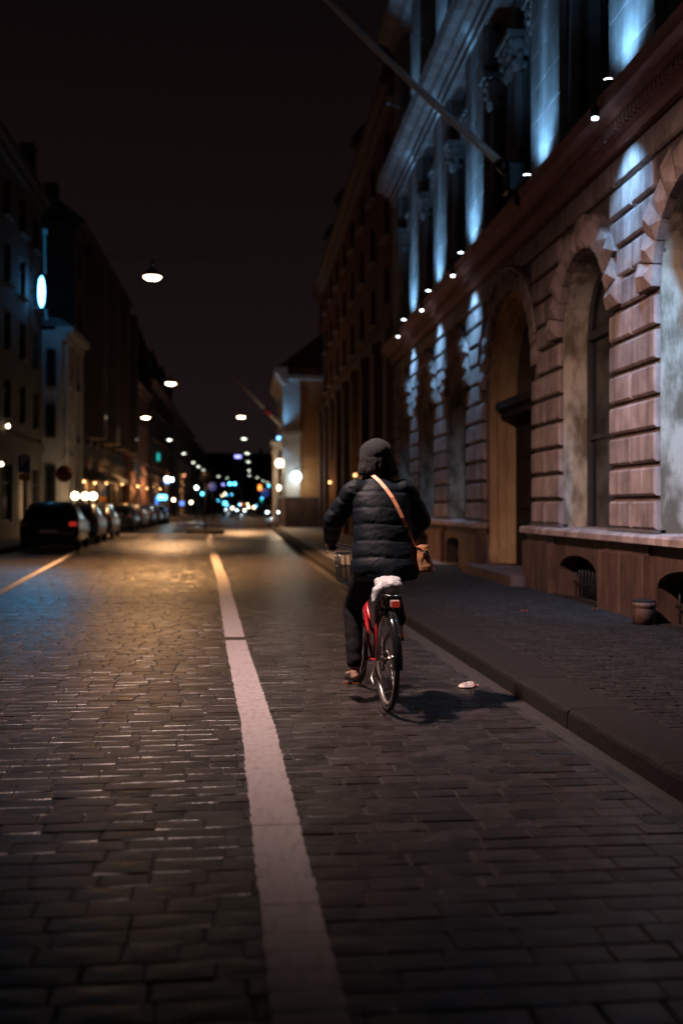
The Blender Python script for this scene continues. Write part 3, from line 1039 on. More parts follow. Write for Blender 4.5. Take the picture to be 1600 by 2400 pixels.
# guard stone at the foot of the plinth
gs = thing('guard_stone', 'short round stone post against the plinth at the right edge', 'stone post', (4.30, 10.75, .11))
MB().lathe([(.125, 0), (.12, .17), (.118, .19), (.13, .20), (.13, .235), (.12, .245)], seg=16).build('post', M['plinth'], gs)
MB().lathe([(.122, .246), (.12, .262), (.09, .272)], seg=16).build('cap', M['kerb'], gs)

# ================================================================== the other houses
wcache = {}
def window_meshes(w, h):
    key = (round(w, 2), round(h, 2))
    if key not in wcache:
        f = MB()
        t = .07
        f.box(-.06, .02, -w / 2, -w / 2 + t, 0, h)
        f.box(-.06, .02, w / 2 - t, w / 2, 0, h)
        f.box(-.06, .02, -w / 2 + t, w / 2 - t, 0, t)
        f.box(-.06, .02, -w / 2 + t, w / 2 - t, h - t, h)
        f.box(-.05, .015, -.03, .03, t, h - t)
        f.box(-.045, .012, -w / 2 + t, w / 2 - t, h * .66, h * .66 + .05)
        s_ = MB().box(-.30, .0, -w / 2 - .10, w / 2 + .10, -.09, 0)
        wcache[key] = (f.mesh('window', M['frame']), s_)
    return wcache[key]
pcache = {}
def pane_mesh(w, h, m):
    key = (round(w, 2), round(h, 2), m.name)
    if key not in pcache:
        pcache[key] = MB().box(-.01, .005, -w / 2, w / 2, 0, h).mesh('pane', m)
    return pcache[key]
scache = {}
def sill_mesh(w, m):
    key = (round(w, 2), m.name)
    if key not in scache:
        scache[key] = MB().box(-.26, .0, -w / 2 - .10, w / 2 + .10, -.10, -.002).mesh('sill', m)
    return scache[key]

def facade(root, side, X, Y0, Y1, z0, z1, holes, wallmat, trimmat, depth=.22, lit=None):
    """street front with real openings. side +1: house right of the street, looks to -x.  holes: (yc, w, za, zb)"""
    n = side
    ys = sorted({Y0, Y1} | {h[0] - h[1] / 2 for h in holes} | {h[0] + h[1] / 2 for h in holes})
    zs = sorted({z0, z1} | {h[2] for h in holes} | {h[3] for h in holes})
    mb = MB()
    for a, b in zip(ys, ys[1:]):
        for c, d in zip(zs, zs[1:]):
            ym, zm = (a + b) / 2, (c + d) / 2
            if any(abs(ym - h[0]) < h[1] / 2 and h[2] < zm < h[3] for h in holes):
                continue
            mb.quad((X, a, c), (X, a, d), (X, b, d), (X, b, c))
    for (yc, w, za, zb) in holes:
        a, b, Xi = yc - w / 2, yc + w / 2, X + n * depth
        mb.quad((X, a, za), (Xi, a, za), (Xi, a, zb), (X, a, zb))
        mb.quad((X, b, za), (X, b, zb), (Xi, b, zb), (Xi, b, za))
        mb.quad((X, a, zb), (Xi, a, zb), (Xi, b, zb), (X, b, zb))
        mb.quad((X, a, za), (X, b, za), (Xi, b, za), (Xi, a, za))
    mb.build('wall', wallmat, root, world=True)
    for k, (yc, w, za, zb) in enumerate(holes):
        fm, _ = window_meshes(w, zb - za)
        wo_ = place('window', fm, root, (X + n * (depth - .06) - root.location.x, yc - root.location.y, za), (0, 0, 0 if n > 0 else PI))
        pm = M['pane']
        if lit and k in lit:
            pm = lit[k]
        place('pane', pane_mesh(w - .1, zb - za - .1, pm), wo_, (0.004, 0, .05))
        if za > 3:
            place('sill', sill_mesh(w, trimmat), wo_, (-.10, 0, 0))

def house(label, side, X, Y0, Y1, H, floors, ncol, wallmat, trimmat, roof_h=3.0, depth=11.0, ground=4.2, win_w=1.1, lit=None, chimneys=1,
          name='town_house', shop=True, group=None, cornice=.45, holes_extra=(), skip_first=False):
    t = thing(name, label, 'building', (X, (Y0 + Y1) / 2, 0), 0, group)
    holes = []
    pitch = (Y1 - Y0) / ncol
    fh = (H - ground - .6) / max(1, floors - 1)
    for c in range(ncol):
        yc = Y0 + pitch * (c + .5)
        if shop:
            holes.append((yc, min(pitch * .62, 2.2), .75, 3.1))
        else:
            holes.append((yc, win_w, 1.3, 3.2))
        for f in range(floors - 1):
            za = ground + f * fh + .75
            holes.append((yc, win_w, za, za + fh * .60))
    facade(t, side, X, Y0, Y1, 0.1, H, holes, wallmat, trimmat, lit=lit)
    Xb = X + side * depth
    en = MB()
    x0, x1 = (X, Xb) if side > 0 else (Xb, X)
    en.quad((x0, Y0, 0.1), (x1, Y0, 0.1), (x1, Y0, H), (x0, Y0, H))
    en.quad((x0, Y1, 0.1), (x0, Y1, H), (x1, Y1, H), (x1, Y1, 0.1))
    en.quad((Xb, Y0, .1), (Xb, Y1, .1), (Xb, Y1, H), (Xb, Y0, H))
    Xm = X + side * 1.2
    en.quad((Xm, Y0, .1), (Xm, Y1, .1), (Xm, Y1, H), (Xm, Y0, H))
    en.build('end_wall', wallmat, t, world=True)
    a, b = (X - side * cornice, X + side * .3)
    x0, x1 = min(a, b), max(a, b)
    c_ = MB()
    c_.box(x0, x1, Y0 - .02, Y1 + .02, H - .12, H + .18)
    c_.box(X - side * .22 if side > 0 else X - .02, X + .02 if side > 0 else X + .22, Y0, Y1, H - .45, H - .121)
    c_.build('cornice', trimmat, t, world=True)
    s_ = MB()
    s_.box(X - .14 if side > 0 else X - .02, X + .02 if side > 0 else X + .14, Y0, Y1, ground - .25, ground + .05)
    s_.build('string_course', trimmat, t, world=True)
    xa, xm, xb = X - side * (cornice - .05), X + side * depth * .42, Xb
    r_ = MB()
    rp = [(xa, H + .18), (xa + side * .5, H + .55), (xm, H + roof_h), (xb, H + .18)]
    r_.extrude(rp if side < 0 else rp[::-1], Y0, Y1)
    ro = r_.build('roof', M['roof'], t, world=True)
    for k in range(chimneys):
        yc = Y0 + (Y1 - Y0) * (k + .6) / (chimneys + .2)
        xc = X + side * depth * .30
        ch = MB()
        ch.box(xc - .35, xc + .35, yc - .5, yc + .5, H + .8, H + roof_h + 1.2)
        ch.box(xc - .42, xc + .42, yc - .57, yc + .57, H + roof_h + 1.2, H + roof_h + 1.35)
        ch.build('chimney', wallmat, ro, world=True)
    return t

# right of the street, beyond the floodlit building
hb = house('dark rust plastered house with steep roof next to the floodlit building', 1, 4.62, 31.6, 64.0, 14.6, 4, 9, M['wall_b'], M['trim_b'], roof_h=4.6, ground=7.2, win_w=1.25, chimneys=3)
for k in range(10):
    yc = 31.6 + 32.4 * k / 9
    yc = min(max(yc, 31.95), 63.65)
    MB().box(4.36, 4.618, yc - .34, yc + .34, .12, 6.9).build('pilaster', M['trim_b'], hb, world=True)
    MB().box(4.30, 4.617, yc - .42, yc + .42, 6.55, 6.94).build('pilaster_head', M['trim_b'], hb, world=True)
for k, yc in enumerate((36.0, 45.0, 54.0, 61.0)):
    dm = MB()
    dm.box(4.9, 6.6, yc - .9, yc + .9, 14.9, 17.2)
    dm.lathe([(1.1, 17.2), (1.0, 17.7), (.6, 18.2), (.1, 18.45)], (5.7, yc, 0), seg=14)
    dm.build('dormer', M['roof'], hb, world=True)

# the pale house with lanterns that steps out into the street
hc = thing('corner_house', 'pale corner house with lit lanterns stepping out into the street', 'building', (2.45, 66.5, 0))
holes = [(63.4, .9, 3.2, 6.0), (66.5, 1.0, 3.2, 6.0), (69.6, .9, 3.2, 6.0)]
facade(hc, 1, 2.45, 61.2, 72.0, 1.9, 9.6, holes, M['trim_c'], M['trim_c'])
w = MB()
w.quad((2.45, 61.2, 1.9), (12, 61.2, 1.9), (12, 61.2, 9.6), (2.45, 61.2, 9.6))
w.quad((2.45, 72, .1), (2.45, 72, 9.6), (12, 72, 9.6), (12, 72, .1))
w.quad((3.6, 61.2, .1), (3.6, 72, .1), (3.6, 72, 9.6), (3.6, 61.2, 9.6))
w.build('end_wall', M['wall_c'], hc, world=True)
MB().box(2.36, 12, 61.08, 72.05, .1, 1.9).build('base_storey', M['plinth'], hc, world=True)
MB().box(2.36, 3.25, 61.0, 61.18, 1.92, 9.3).build('pilaster', M['trim_c'], hc, world=True)
MB().box(2.25, 2.43, 61.1, 62.0, 1.92, 9.3).build('pilaster', M['trim_c'], hc, world=True)
MB().box(2.25, 2.43, 71.0, 71.9, 1.92, 9.3).build('pilaster', M['trim_c'], hc, world=True)
MB().extrude([(2.5, 8.6), (2.25, 8.7), (1.95, 9.1), (1.75, 9.35), (1.75, 9.6), (2.5, 9.65)][::-1], 60.7, 72.3).build('cornice', M['trim_c'], hc, world=True)
MB().box(2.36, 12.2, 60.75, 61.19, 8.9, 9.15).build('cornice_return', M['trim_c'], hc, world=True)
MB().extrude([(1.9, 9.62), (6.5, 13.2), (12.2, 9.62)][::-1], 60.9, 72.2).build('roof', M['roof'], hc, world=True)
MB().box(2.30, 3.35, 60.85, 61.17, 5.55, 5.85).build('pilaster_band', M['trim_c'], hc, world=True)
po = MB()
po.box(1.55, 2.44, 62.3, 64.8, 5.15, 5.32)
po.box(1.70, 2.44, 62.45, 64.65, 4.85, 5.149)
po.build('porch_roof', M['trim_c'], hc, world=True)
for yc in (62.6, 64.5):
    MB().lathe([(.17, .12), (.17, .5), (.13, .6), (.115, 4.4), (.17, 4.7), (.2, 4.85)], (1.85, yc, 0), seg=12).build('porch_column', M['trim_c'], hc, world=True)
def lantern(label, x, y, z, r, m, e, col, group='lanterns on the corner house'):
    t = thing('globe_lantern', label, 'lantern', (x, y, z), 0, group)
    MB().sphere((0, 0, 0), r, 16, 10).build('globe', m, t)
    b = MB()
    b.lathe([(r * .35, r * .93), (r * .4, r * 1.05), (r * .15, r * 1.25)], seg=10)
    b.tube([(0, 0, r * 1.2), (0, 0, r * 1.6), (r * .8, 0, r * 1.9), (r * 2.2, 0, r * 1.9)], .03, seg=6)
    b.build('bracket', M['black_metal'], t)
    light('lantern_light', 'POINT', (0, -r * 1.3, -.1), e, col, t, radius=r * .8)
    return t
M['dim_globe'] = glow('amber_lantern_glow', (1.0, .5, .18), 3)
M['globe_white'] = glow('white_globe_glow', (0.82, 1.0, 0.98), 7)
lantern('large white globe lantern glowing on the corner house', 2.98, 60.55, 3.1, .31, M['globe_white'], 60, (1.0, .85, .62))
lantern('warm globe lantern under the porch of the corner house', 2.05, 61.5, 3.95, .24, M['warm_glow'], 60, (1, .75, .5))
lantern('lowest small warm lantern by the porch of the corner house', 2.0, 63.0, 2.5, .16, M['warm_glow'], 25, (1, .7, .45))
fl = thing('flood_lamp', 'small blue floodlight standing on the porch roof of the corner house', 'floodlight', (2.0, 61.9, 5.33))
MB().cbox((0, 0, .14), (.26, .2, .26), .03).build('housing', M['black_metal'], fl)
MB().box(-.11, .11, -.115, -.102, .04, .24).build('lens', glow('flood_blue', (.15, .5, 1), 5), fl)
light('flood_light', 'SPOT', (-.1, -1.4, .3), 170, (.2, .55, 1.0), fl, radius=.1, angle=70, blend=1.0, aim=(.7, .5, 2.6))
light('flood_spill', 'SPOT', (-.1, -1.4, .1), 60, (.2, .55, 1.0), fl, radius=.1, angle=60, blend=1.0, aim=(.9, .6, -2.6))
p2_ = thing('banded_flagpole', 'pale flagpole with a red band slanting from the corner house', 'flagpole', (2.3, 62.1, 6.1))
MB().tube([(0, 0, 0), (-2.95, 0, 3.05)], [.11, .075], seg=10).build('pole', M['pole'], p2_)
MB().tube([(-.72, 0, .744), (-1.15, 0, 1.189)], [.118, .114], seg=10).build('band', mat('red_band', (.5, .05, .05), rough=.6), p2_)
MB().cbox((.05, 0, -.05), (.3, .25, .3), .03).build('bracket', M['black_metal'], p2_)

# left of the street
hl = house('tall grey house at the left edge with the blue neon sign', -1, -9.5, 24.0, 49.2, 15.6, 5, 9, M['wall_grey'], M['wall_grey'], roof_h=2.6, win_w=1.15,
           lit={35: M['orange_dim']})
h2 = house('small off-white house squeezed between the two taller ones', -1, -8.6, 49.4, 54.8, 9.7, 3, 2, M['wall_white'], M['wall_white'], roof_h=1.0, ground=3.8, win_w=1.05, chimneys=0, cornice=.5, lit={0: M['orange_window'], 3: M['orange_dim']})
f2 = MB()                                                     # its window towards the camera
for (za, zb) in ((1.4, 3.3), (4.6, 6.2), (7.0, 8.8)):
    w_ = MB()
    w_.box(-9.32, -8.88, 49.30, 49.39, za, zb)
    o_ = w_.build('side_window', M['frame'], h2, world=True)
    MB().box(-9.27, -8.93, 49.285, 49.298, za + .08, zb - .08).build('pane', M['pane'], o_, world=True)
for yc in (50.0, 52.1, 54.2):
    MB().box(-8.598, -8.42, yc - .25, yc + .25, .2, 9.2).build('pilaster', M['wall_white'], h2, world=True)
h3 = house('tall dark house with oriels and awnings behind the small white one', -1, -8.9, 55.0, 78.0, 16.4, 5, 8, M['wall_dark'], M['wall_dark'], roof_h=4.0, chimneys=3,
           lit={0: M['orange_dim'], 5: M['orange_window'], 10: M['orange_window'], 15: M['orange_dim'], 25: M['orange_dim']})
for yc in (59.3, 65.1, 70.9, 76.2):
    ob = MB()
    ob.loft([[(-8.9, yc - 1.3, z), (-7.9, yc - .8, z), (-7.9, yc + .8, z), (-8.9, yc + 1.3, z)] for z in (5.2, 15.2)], smooth=False)
    oo = ob.build('oriel', M['wall_dark'], h3, world=True)
    for z in (6.2, 9.2, 12.2):
        MB().box(-7.9, -7.88, yc - .5, yc + .5, z, z + 1.8).build('oriel_window', M['pane'], oo, world=True)
def awning(yc, w, lab, m):
    t = thing('awning', lab, 'awning', (-8.88, yc, 3.0), 0, 'awnings over the left shop fronts')
    r = MB()
    prof = [(0, .45), (.35, .42), (.75, .30), (1.1, .08), (1.25, -.18)]
    for (a, b), (c, d) in zip(prof, prof[1:]):
        r.quad((a, -w / 2, b), (c, -w / 2, d), (c, w / 2, d), (a, w / 2, b))
        r.quad((a, -w / 2, b - .02), (a, w / 2, b - .02), (c, w / 2, d - .02), (c, -w / 2, d - .02))
    r.build('canopy', m, t)
    v = MB()
    for s in (-1, 1):
        v.add([(0, s * w / 2, .43)] + [(a, s * w / 2, b - .01) for a, b in prof] + [(0, s * w / 2, -.18)], [tuple(range(7))])
    v.build('side_flap', m, t)
    MB().tube([(1.25, -w / 2, -.18), (1.25, w / 2, -.18)], .02, seg=6).build('front_bar', M['black_metal'], t)
M['awn_dark'] = mat('dark_awning_cloth', (.02, .02, .022), (.03, .03, .03), rough=.9)
M['awn_grey'] = mat('grey_awning_cloth', (.22, .21, .2), (.3, .29, .28), rough=.9)
awning(57.6, 3.6, 'dark curved awning nearest the small white house', M['awn_dark'])
awning(62.2, 3.4, 'dark curved awning, second in the row', M['awn_dark'])
awning(67.5, 3.4, 'pale grey awning, third in the row', M['awn_grey'])
h4 = house('red plastered low house beyond the dark tall one', -1, -8.6, 78.2, 92.5, 11.0, 3, 5, M['wall_red'], M['trim_b'], roof_h=2.2, lit={0: M['orange_dim'], 6: M['orange_dim']})
h5 = house('dark house with two turrets in the middle distance on the left', -1, -8.4, 92.7, 122.0, 12.6, 4, 9, M['wall_dark'], M['wall_tan'], roof_h=2.6, chimneys=2, lit={3: M['orange_window'], 14: M['orange_dim'], 20: M['orange_dim']})
for yc in (94.5, 108.0, 120.0):
    MB().lathe([(1.2, 12.6), (1.2, 14.6), (1.35, 14.7), (.7, 15.8), (.08, 17.6)], (-9.6, yc, 0), seg=12).build('turret', M['wall_dark'], h5, world=True)
house('tan house far down the left side of the street', -1, -8.2, 122.3, 160.0, 12.0, 4, 11, M['wall_tan'], M['wall_tan'], roof_h=2.4, chimneys=2, lit={1: M['orange_dim'], 9: M['orange_window'], 22: M['orange_dim']})
house('farthest house on the left side of the street', -1, -7.8, 160.5, 230.0, 11.0, 3, 14, M['wall_grey'], M['wall_tan'], roof_h=2.4, chimneys=2)
house('dark house across the side street on the right', 1, 11.5, 90.0, 150.0, 11.5, 4, 12, M['wall_dark'], M['wall_grey'], roof_h=2.5, chimneys=2, lit={4: M['orange_dim'], 12: M['orange_dim']})
house('long dark house far away on the right bend', 1, 13.5, 151.0, 260.0, 11.0, 4, 18, M['wall_dark'], M['wall_grey'], roof_h=2.5, chimneys=3)
eb = house('dark block closing the street at its far end', 1, 0, 0, 60.0, 15.5, 4, 14, M['wall_dark'], M['wall_grey'], roof_h=3.0, chimneys=3)
eb.location = (-25.0, 330.0, 0)
eb.rotation_euler = (0, 0, R(90))
eb.location = (5.0, 330.0, 0)

# ================================================================== lamps over the street
def street_lamp(label, x, y, z=7.0, e=0.0, r=.20, cone=150, blend=.7, aim=(0, 0, -1), span=(-9.4, 4.6), m=None, col=WARM, wide=0.0):
    t = thing('street_lamp', label, 'street lamp', (x, y, z), 0, 'street lamps hung over the road')
    MB().lathe([(r * 1.12, .0), (r * 1.15, .03), (r * .9, .11), (r * .45, .19), (r * .2, .22), (.03, .30), (.03, .42)], seg=18).build('shade', M['grey_metal'], t)
    MB().lathe([(r * .25, -.075), (r * .7, -.06), (r * .95, -.02), (r, -.001)], seg=18).build('lens', m or M['lamp_glow'], t)
    w = MB()
    pts = []
    for k in range(13):
        xx = span[0] + (span[1] - span[0]) * k / 12
        u = (xx - x) / max(abs(span[0] - x), abs(span[1] - x))
        pts.append((xx - x, 0, .42 + .55 * abs(u)))
    pts.append((0, 0, .42))
    pts.sort()
    w.tube(pts, .004, seg=4)
    w.build('span_wire', M['black_metal'], t)
    if e:
        light('lamp_light', 'SPOT', (0, 0, -.30), e, col, t, radius=r * .8, angle=cone, blend=blend, aim=aim)
    if wide:
        light('lamp_optic', 'SPOT', (0, 0, -.32), wide, col, t, radius=r * .8, angle=42, blend=1.0, aim=(.05, -1.25, -1))
    return t
street_lamp('street lamp above the cyclist', -1.4, 7.4, 7.0, 4200, cone=112, blend=1.0, aim=(.42, .40, -1), m=M['lamp_glow_far'], col=(1.0, .69, .60))
street_lamp('largest street lamp, nearest one seen over the road', -2.26, 25.4, 7.0, 12000, cone=102, blend=1.0, aim=(.06, -.12, -1), r=.21, wide=1000, col=(1.0, .50, .19))
street_lamp('second street lamp down the road', -3.4, 47.5, 7.0, 4200, cone=122, blend=1.0, r=.24, wide=4000)
street_lamp('street lamp hung close to the left house fronts', -6.3, 66.0, 7.0, 1200, cone=110, blend=1.0, r=.26)
street_lamp('street lamp over the right half, nearest of the right row', -.26, 65.0, 7.0, 2000, cone=110, blend=1.0, r=.26, wide=4000, span=(-8.8, 4.6))
far = [(-6.4, 88, 2600, 'left row, third from the front'), (-6.55, 111, 2400, 'left row, fourth from the front'), (-6.7, 134, 2000, 'left row, fifth from the front'),
       (-6.7, 148, 0, 'left row, sixth from the front'), (-6.5, 162, 0, 'left row, seventh from the front'), (-.1, 86, 2800, 'right row, second from the front'), (.2, 110, 2400, 'right row, third from the front'),
       (.35, 131, 1800, 'right row, fourth from the front'), (.6, 163, 1500, 'right row, fifth from the front'), (.75, 192, 0, 'right row, sixth from the front'), (2.3, 204, 0, 'far bend, first of four'), (3.9, 232, 0, 'far bend, second of four'),
       (4.95, 245, 0, 'far bend, third of four'), (5.7, 252, 0, 'far bend, last of four'), (-5.1, 197, 0, 'far end, left one of two'), (-3.65, 207, 0, 'far end, right one of two')]
for (x, y, e_, lab) in far:
    street_lamp('distant street lamp in the ' + lab, x, y, 7.0, e_, r=.20, cone=115, blend=1.0, span=(-7.8 if y < 230 else -6, 7.0), m=M['lamp_glow_far'])

# warm lanterns on the left shop fronts
for (x, y, z, e_, lab) in ((-8.62, 55.9, 2.7, 60, 'warm wall lantern at the first awning'), (-8.62, 60.0, 2.7, 70, 'warm wall lantern between the dark awnings'), (-8.62, 64.9, 2.8, 70, 'warm wall lantern beside the pale awning'),
                           (-8.62, 73.0, 2.9, 90, 'warm wall lantern at the end of the dark house'), (-8.3, 80.5, 2.9, 120, 'warm wall lantern at the near end of the red house'), (-8.3, 88.0, 2.9, 120, 'warm wall lantern at the far end of the red house'),
                           (-8.1, 99.0, 3.0, 120, 'warm wall lantern under the turrets'), (4.3, 40.0, 2.6, 22, 'warm wall lantern among the pilasters of the rust house, nearer'), (4.3, 52.0, 2.6, 30, 'warm wall lantern among the pilasters of the rust house, farther')):
    t = thing('wall_lantern', lab, 'lantern', (x, y, z), 0, 'warm lanterns on the house fronts')
    MB().sphere((0, 0, 0), .07, 10, 6).build('globe', M['dim_globe'], t)
    sgn = -1 if x < 0 else 1
    MB().tube([(sgn * .26, 0, .08), (0, 0, .14), (0, 0, .06)], .018, seg=5).build('bracket', M['black_metal'], t)
    light('lantern_light', 'POINT', (-sgn * .12, 0, -.05), e_, (1.0, .46, .16), t, radius=.07)

# ------------------------------------------------------------------ signs and posts
bs = thing('neon_sign', 'tall oval blue neon sign projecting from the grey house', 'neon sign', (-9.0, 46.6, 10.9))
def oval(yy, k=1.0, n=24):
    return [(.15 * k * math.cos(2 * PI * q / n), yy, .72 * k * math.sin(2 * PI * q / n)) for q in range(n)]
MB().loft([oval(-.05), oval(.05)], smooth=False).build('casing', M['black_metal'], bs)
for yy in (-.055, .055):
    MB().add(oval(yy, .96), [tuple(range(24)) if yy < 0 else tuple(range(24))[::-1]]).build('panel', M['blue_sign'], bs)
MB().tube([(.12, 0, 2.6), (.14, 0, .8)], .05, seg=6).build('upper_tube', M['blue_dim'], bs)
MB().tube([(.16, 0, -.75), (.2, 0, -1.2)], .06, seg=6).build('lower_tube', M['blue_dim'], bs)
MB().tube([(-.48, 0, 0), (-.28, 0, 0)], .04, seg=6).build('bracket', M['black_metal'], bs)
MB().cbox((.14, 0, 2.7), (.2, .16, .22), .03).build('upper_cap', M['blue_dim'], bs)
light('added_sheen_beam', 'SPOT', (0, -.25, 0), 1000, (.02, .42, .85), bs, radius=.3, angle=12.5, blend=1.0, aim=(4.4, -27.6, -10.9))  # added unseen beam that lays a blue sheen on the left lane

def letter_p(h, t, x, y, z):
    """the letter P as a flat plate facing -y, lower left corner at x, z"""
    w = h * .62
    s_ = h * .17
    mb = MB()
    mb.box(x, x + s_, y, y + t, z, z + h)
    n = 10
    ri, ro_ = h * .13, h * .29
    cz, cx = z + h - ro_, x + w - ro_
    mb.box(x + s_, cx, y, y + t, z + h - s_, z + h)
    mb.box(x + s_, cx, y, y + t, cz - ro_, cz - ro_ + s_)
    for k in range(n):
        a0, a1 = -PI / 2 + PI * k / n, -PI / 2 + PI * (k + 1) / n
        p = lambda r, a, yy: (cx + r * math.cos(a), yy, cz + r * math.sin(a))
        mb.quad(p(ri, a0, y), p(ro_, a0, y), p(ro_, a1, y), p(ri, a1, y))
    return mb
M['sign_blue'] = mat('sign_blue', (.02, .10, .34), rough=.4)
M['sign_yellow'] = mat('sign_yellow', (.75, .34, .02), rough=.4)
M['sign_white'] = mat('sign_white', (.75, .75, .75), rough=.4)
def parking_sign(label, x, y, zc, s):
    t = thing('parking_sign', label, 'road sign', (x, y, .12), 0, 'parking signs on the left pavement')
    MB().tube([(0, .04, 0), (0, .04, zc + s)], .03, seg=8).build('post', M['grey_metal'], t)
    MB().cbox((0, 0, zc), (s, .02, s * 1.5), .008).build('plate', M['sign_blue'], t)
    letter_p(s * .8, .004, -s * .24, -.016, zc - s * .15).build('letter', M['sign_white'], t)
    MB().cbox((0, 0, zc - s * 1.1), (s * .95, .02, s * .6), .008).build('yellow_plate', M['sign_yellow'], t)
parking_sign('blue parking sign with yellow plate on the post left of the black van', -7.75, 37.0, 2.75, .42)
parking_sign('blue parking sign with yellow plate under the dark awnings', -7.9, 58.0, 2.15, .45)
rs = thing('round_sign', 'dark round road sign above the silver parked car', 'road sign', (-7.75, 45.0, .12))
MB().tube([(0, .04, 0), (0, .04, 3.0)], .03, seg=8).build('post', M['grey_metal'], rs)
MB().lathe([(.30, 0), (.30, .02)], seg=24).build('plate', M['sign_blue'], rs).rotation_euler = (R(90), 0, 0)
rs.children[1].location = (0, 0, 2.65)
MB().lathe([(.36, 0), (.36, .015)], seg=24).build('rim', mat('sign_rim', (.16, .03, .03), rough=.5), rs).rotation_euler = (R(90), 0, 0)
rs.children[2].location = (0, .02, 2.65)

isl = thing('island_post', 'dark signpost on its traffic island at the end of the white line', 'signpost', (-1.98, 51.5, 0))
ib = MB()
ib.loft([ellipse((0, 0, z), .95 * k, 1.3 * k, n=20) for z, k in ((0, 1), (.13, 1), (.16, .96))], smooth=False)
ib.build('island_kerb', M['kerb'], isl)
MB().tube([(0, 0, .1), (0, 0, 3.2)], .04, seg=8).build('post', M['black_metal'], isl)
d_ = MB().lathe([(.32, -.01), (.32, .01)], seg=24).build('sign_disc', M['black_metal'], isl)
d_.location = (0, -.05, 2.85); d_.rotation_euler = (R(90), 0, 0)
for (x, y, z, r, lab) in ((-2.86, 90, 3.05, .36, 'small blue round sign glowing beyond the traffic island'), (2.05, 108, 2.75, .45, 'blue round sign on the right before the far cars')):
    t = thing('round_sign', lab, 'road sign', (x, y, 0))
    MB().tube([(0, .05, 0), (0, .05, z + r)], .035, seg=8).build('post', M['black_metal'], t)
    o_ = MB().lathe([(r, -.015), (r, .015)], seg=24).build('disc', glow('lit_blue_sign', (.01, .06, .35), .45), t)
    o_.location = (0, 0, z); o_.rotation_euler = (R(90), 0, 0)

# ------------------------------------------------------------------ cars
M['tyre'] = mat('tyre_rubber', (.012, .012, .012), rough=.8)
M['plate'] = mat('licence_plate', (.5, .5, .5), rough=.5)
M['tail_red'] = mat('red_lens', (.28, .01, .01), rough=.2, coat=.5)
M['head_clear'] = mat('clear_lens', (.4, .42, .45), rough=.15, metal=.4)
def car_paint(c):
    return mat('car_paint', c, rough=.32, metal=.0, coat=.35, spec=.3)
ST = [(0.00, .74, .40, .78, .80, .60), (.06, .84, .30, .88, .93, .66), (.22, .88, .24, .93, 1.12, .66), (.62, .90, .22, .95, 1.42, .64), (1.2, .90, .22, .95, 1.49, .64), (2.1, .90, .22, .94, 1.48, .63),
      (2.65, .90, .22, .93, 1.36, .60), (3.25, .89, .22, .92, .97, .72), (3.9, .87, .24, .84, .88, .70), (4.2, .80, .28, .70, .74, .62), (4.3, .70, .36, .60, .62, .5)]
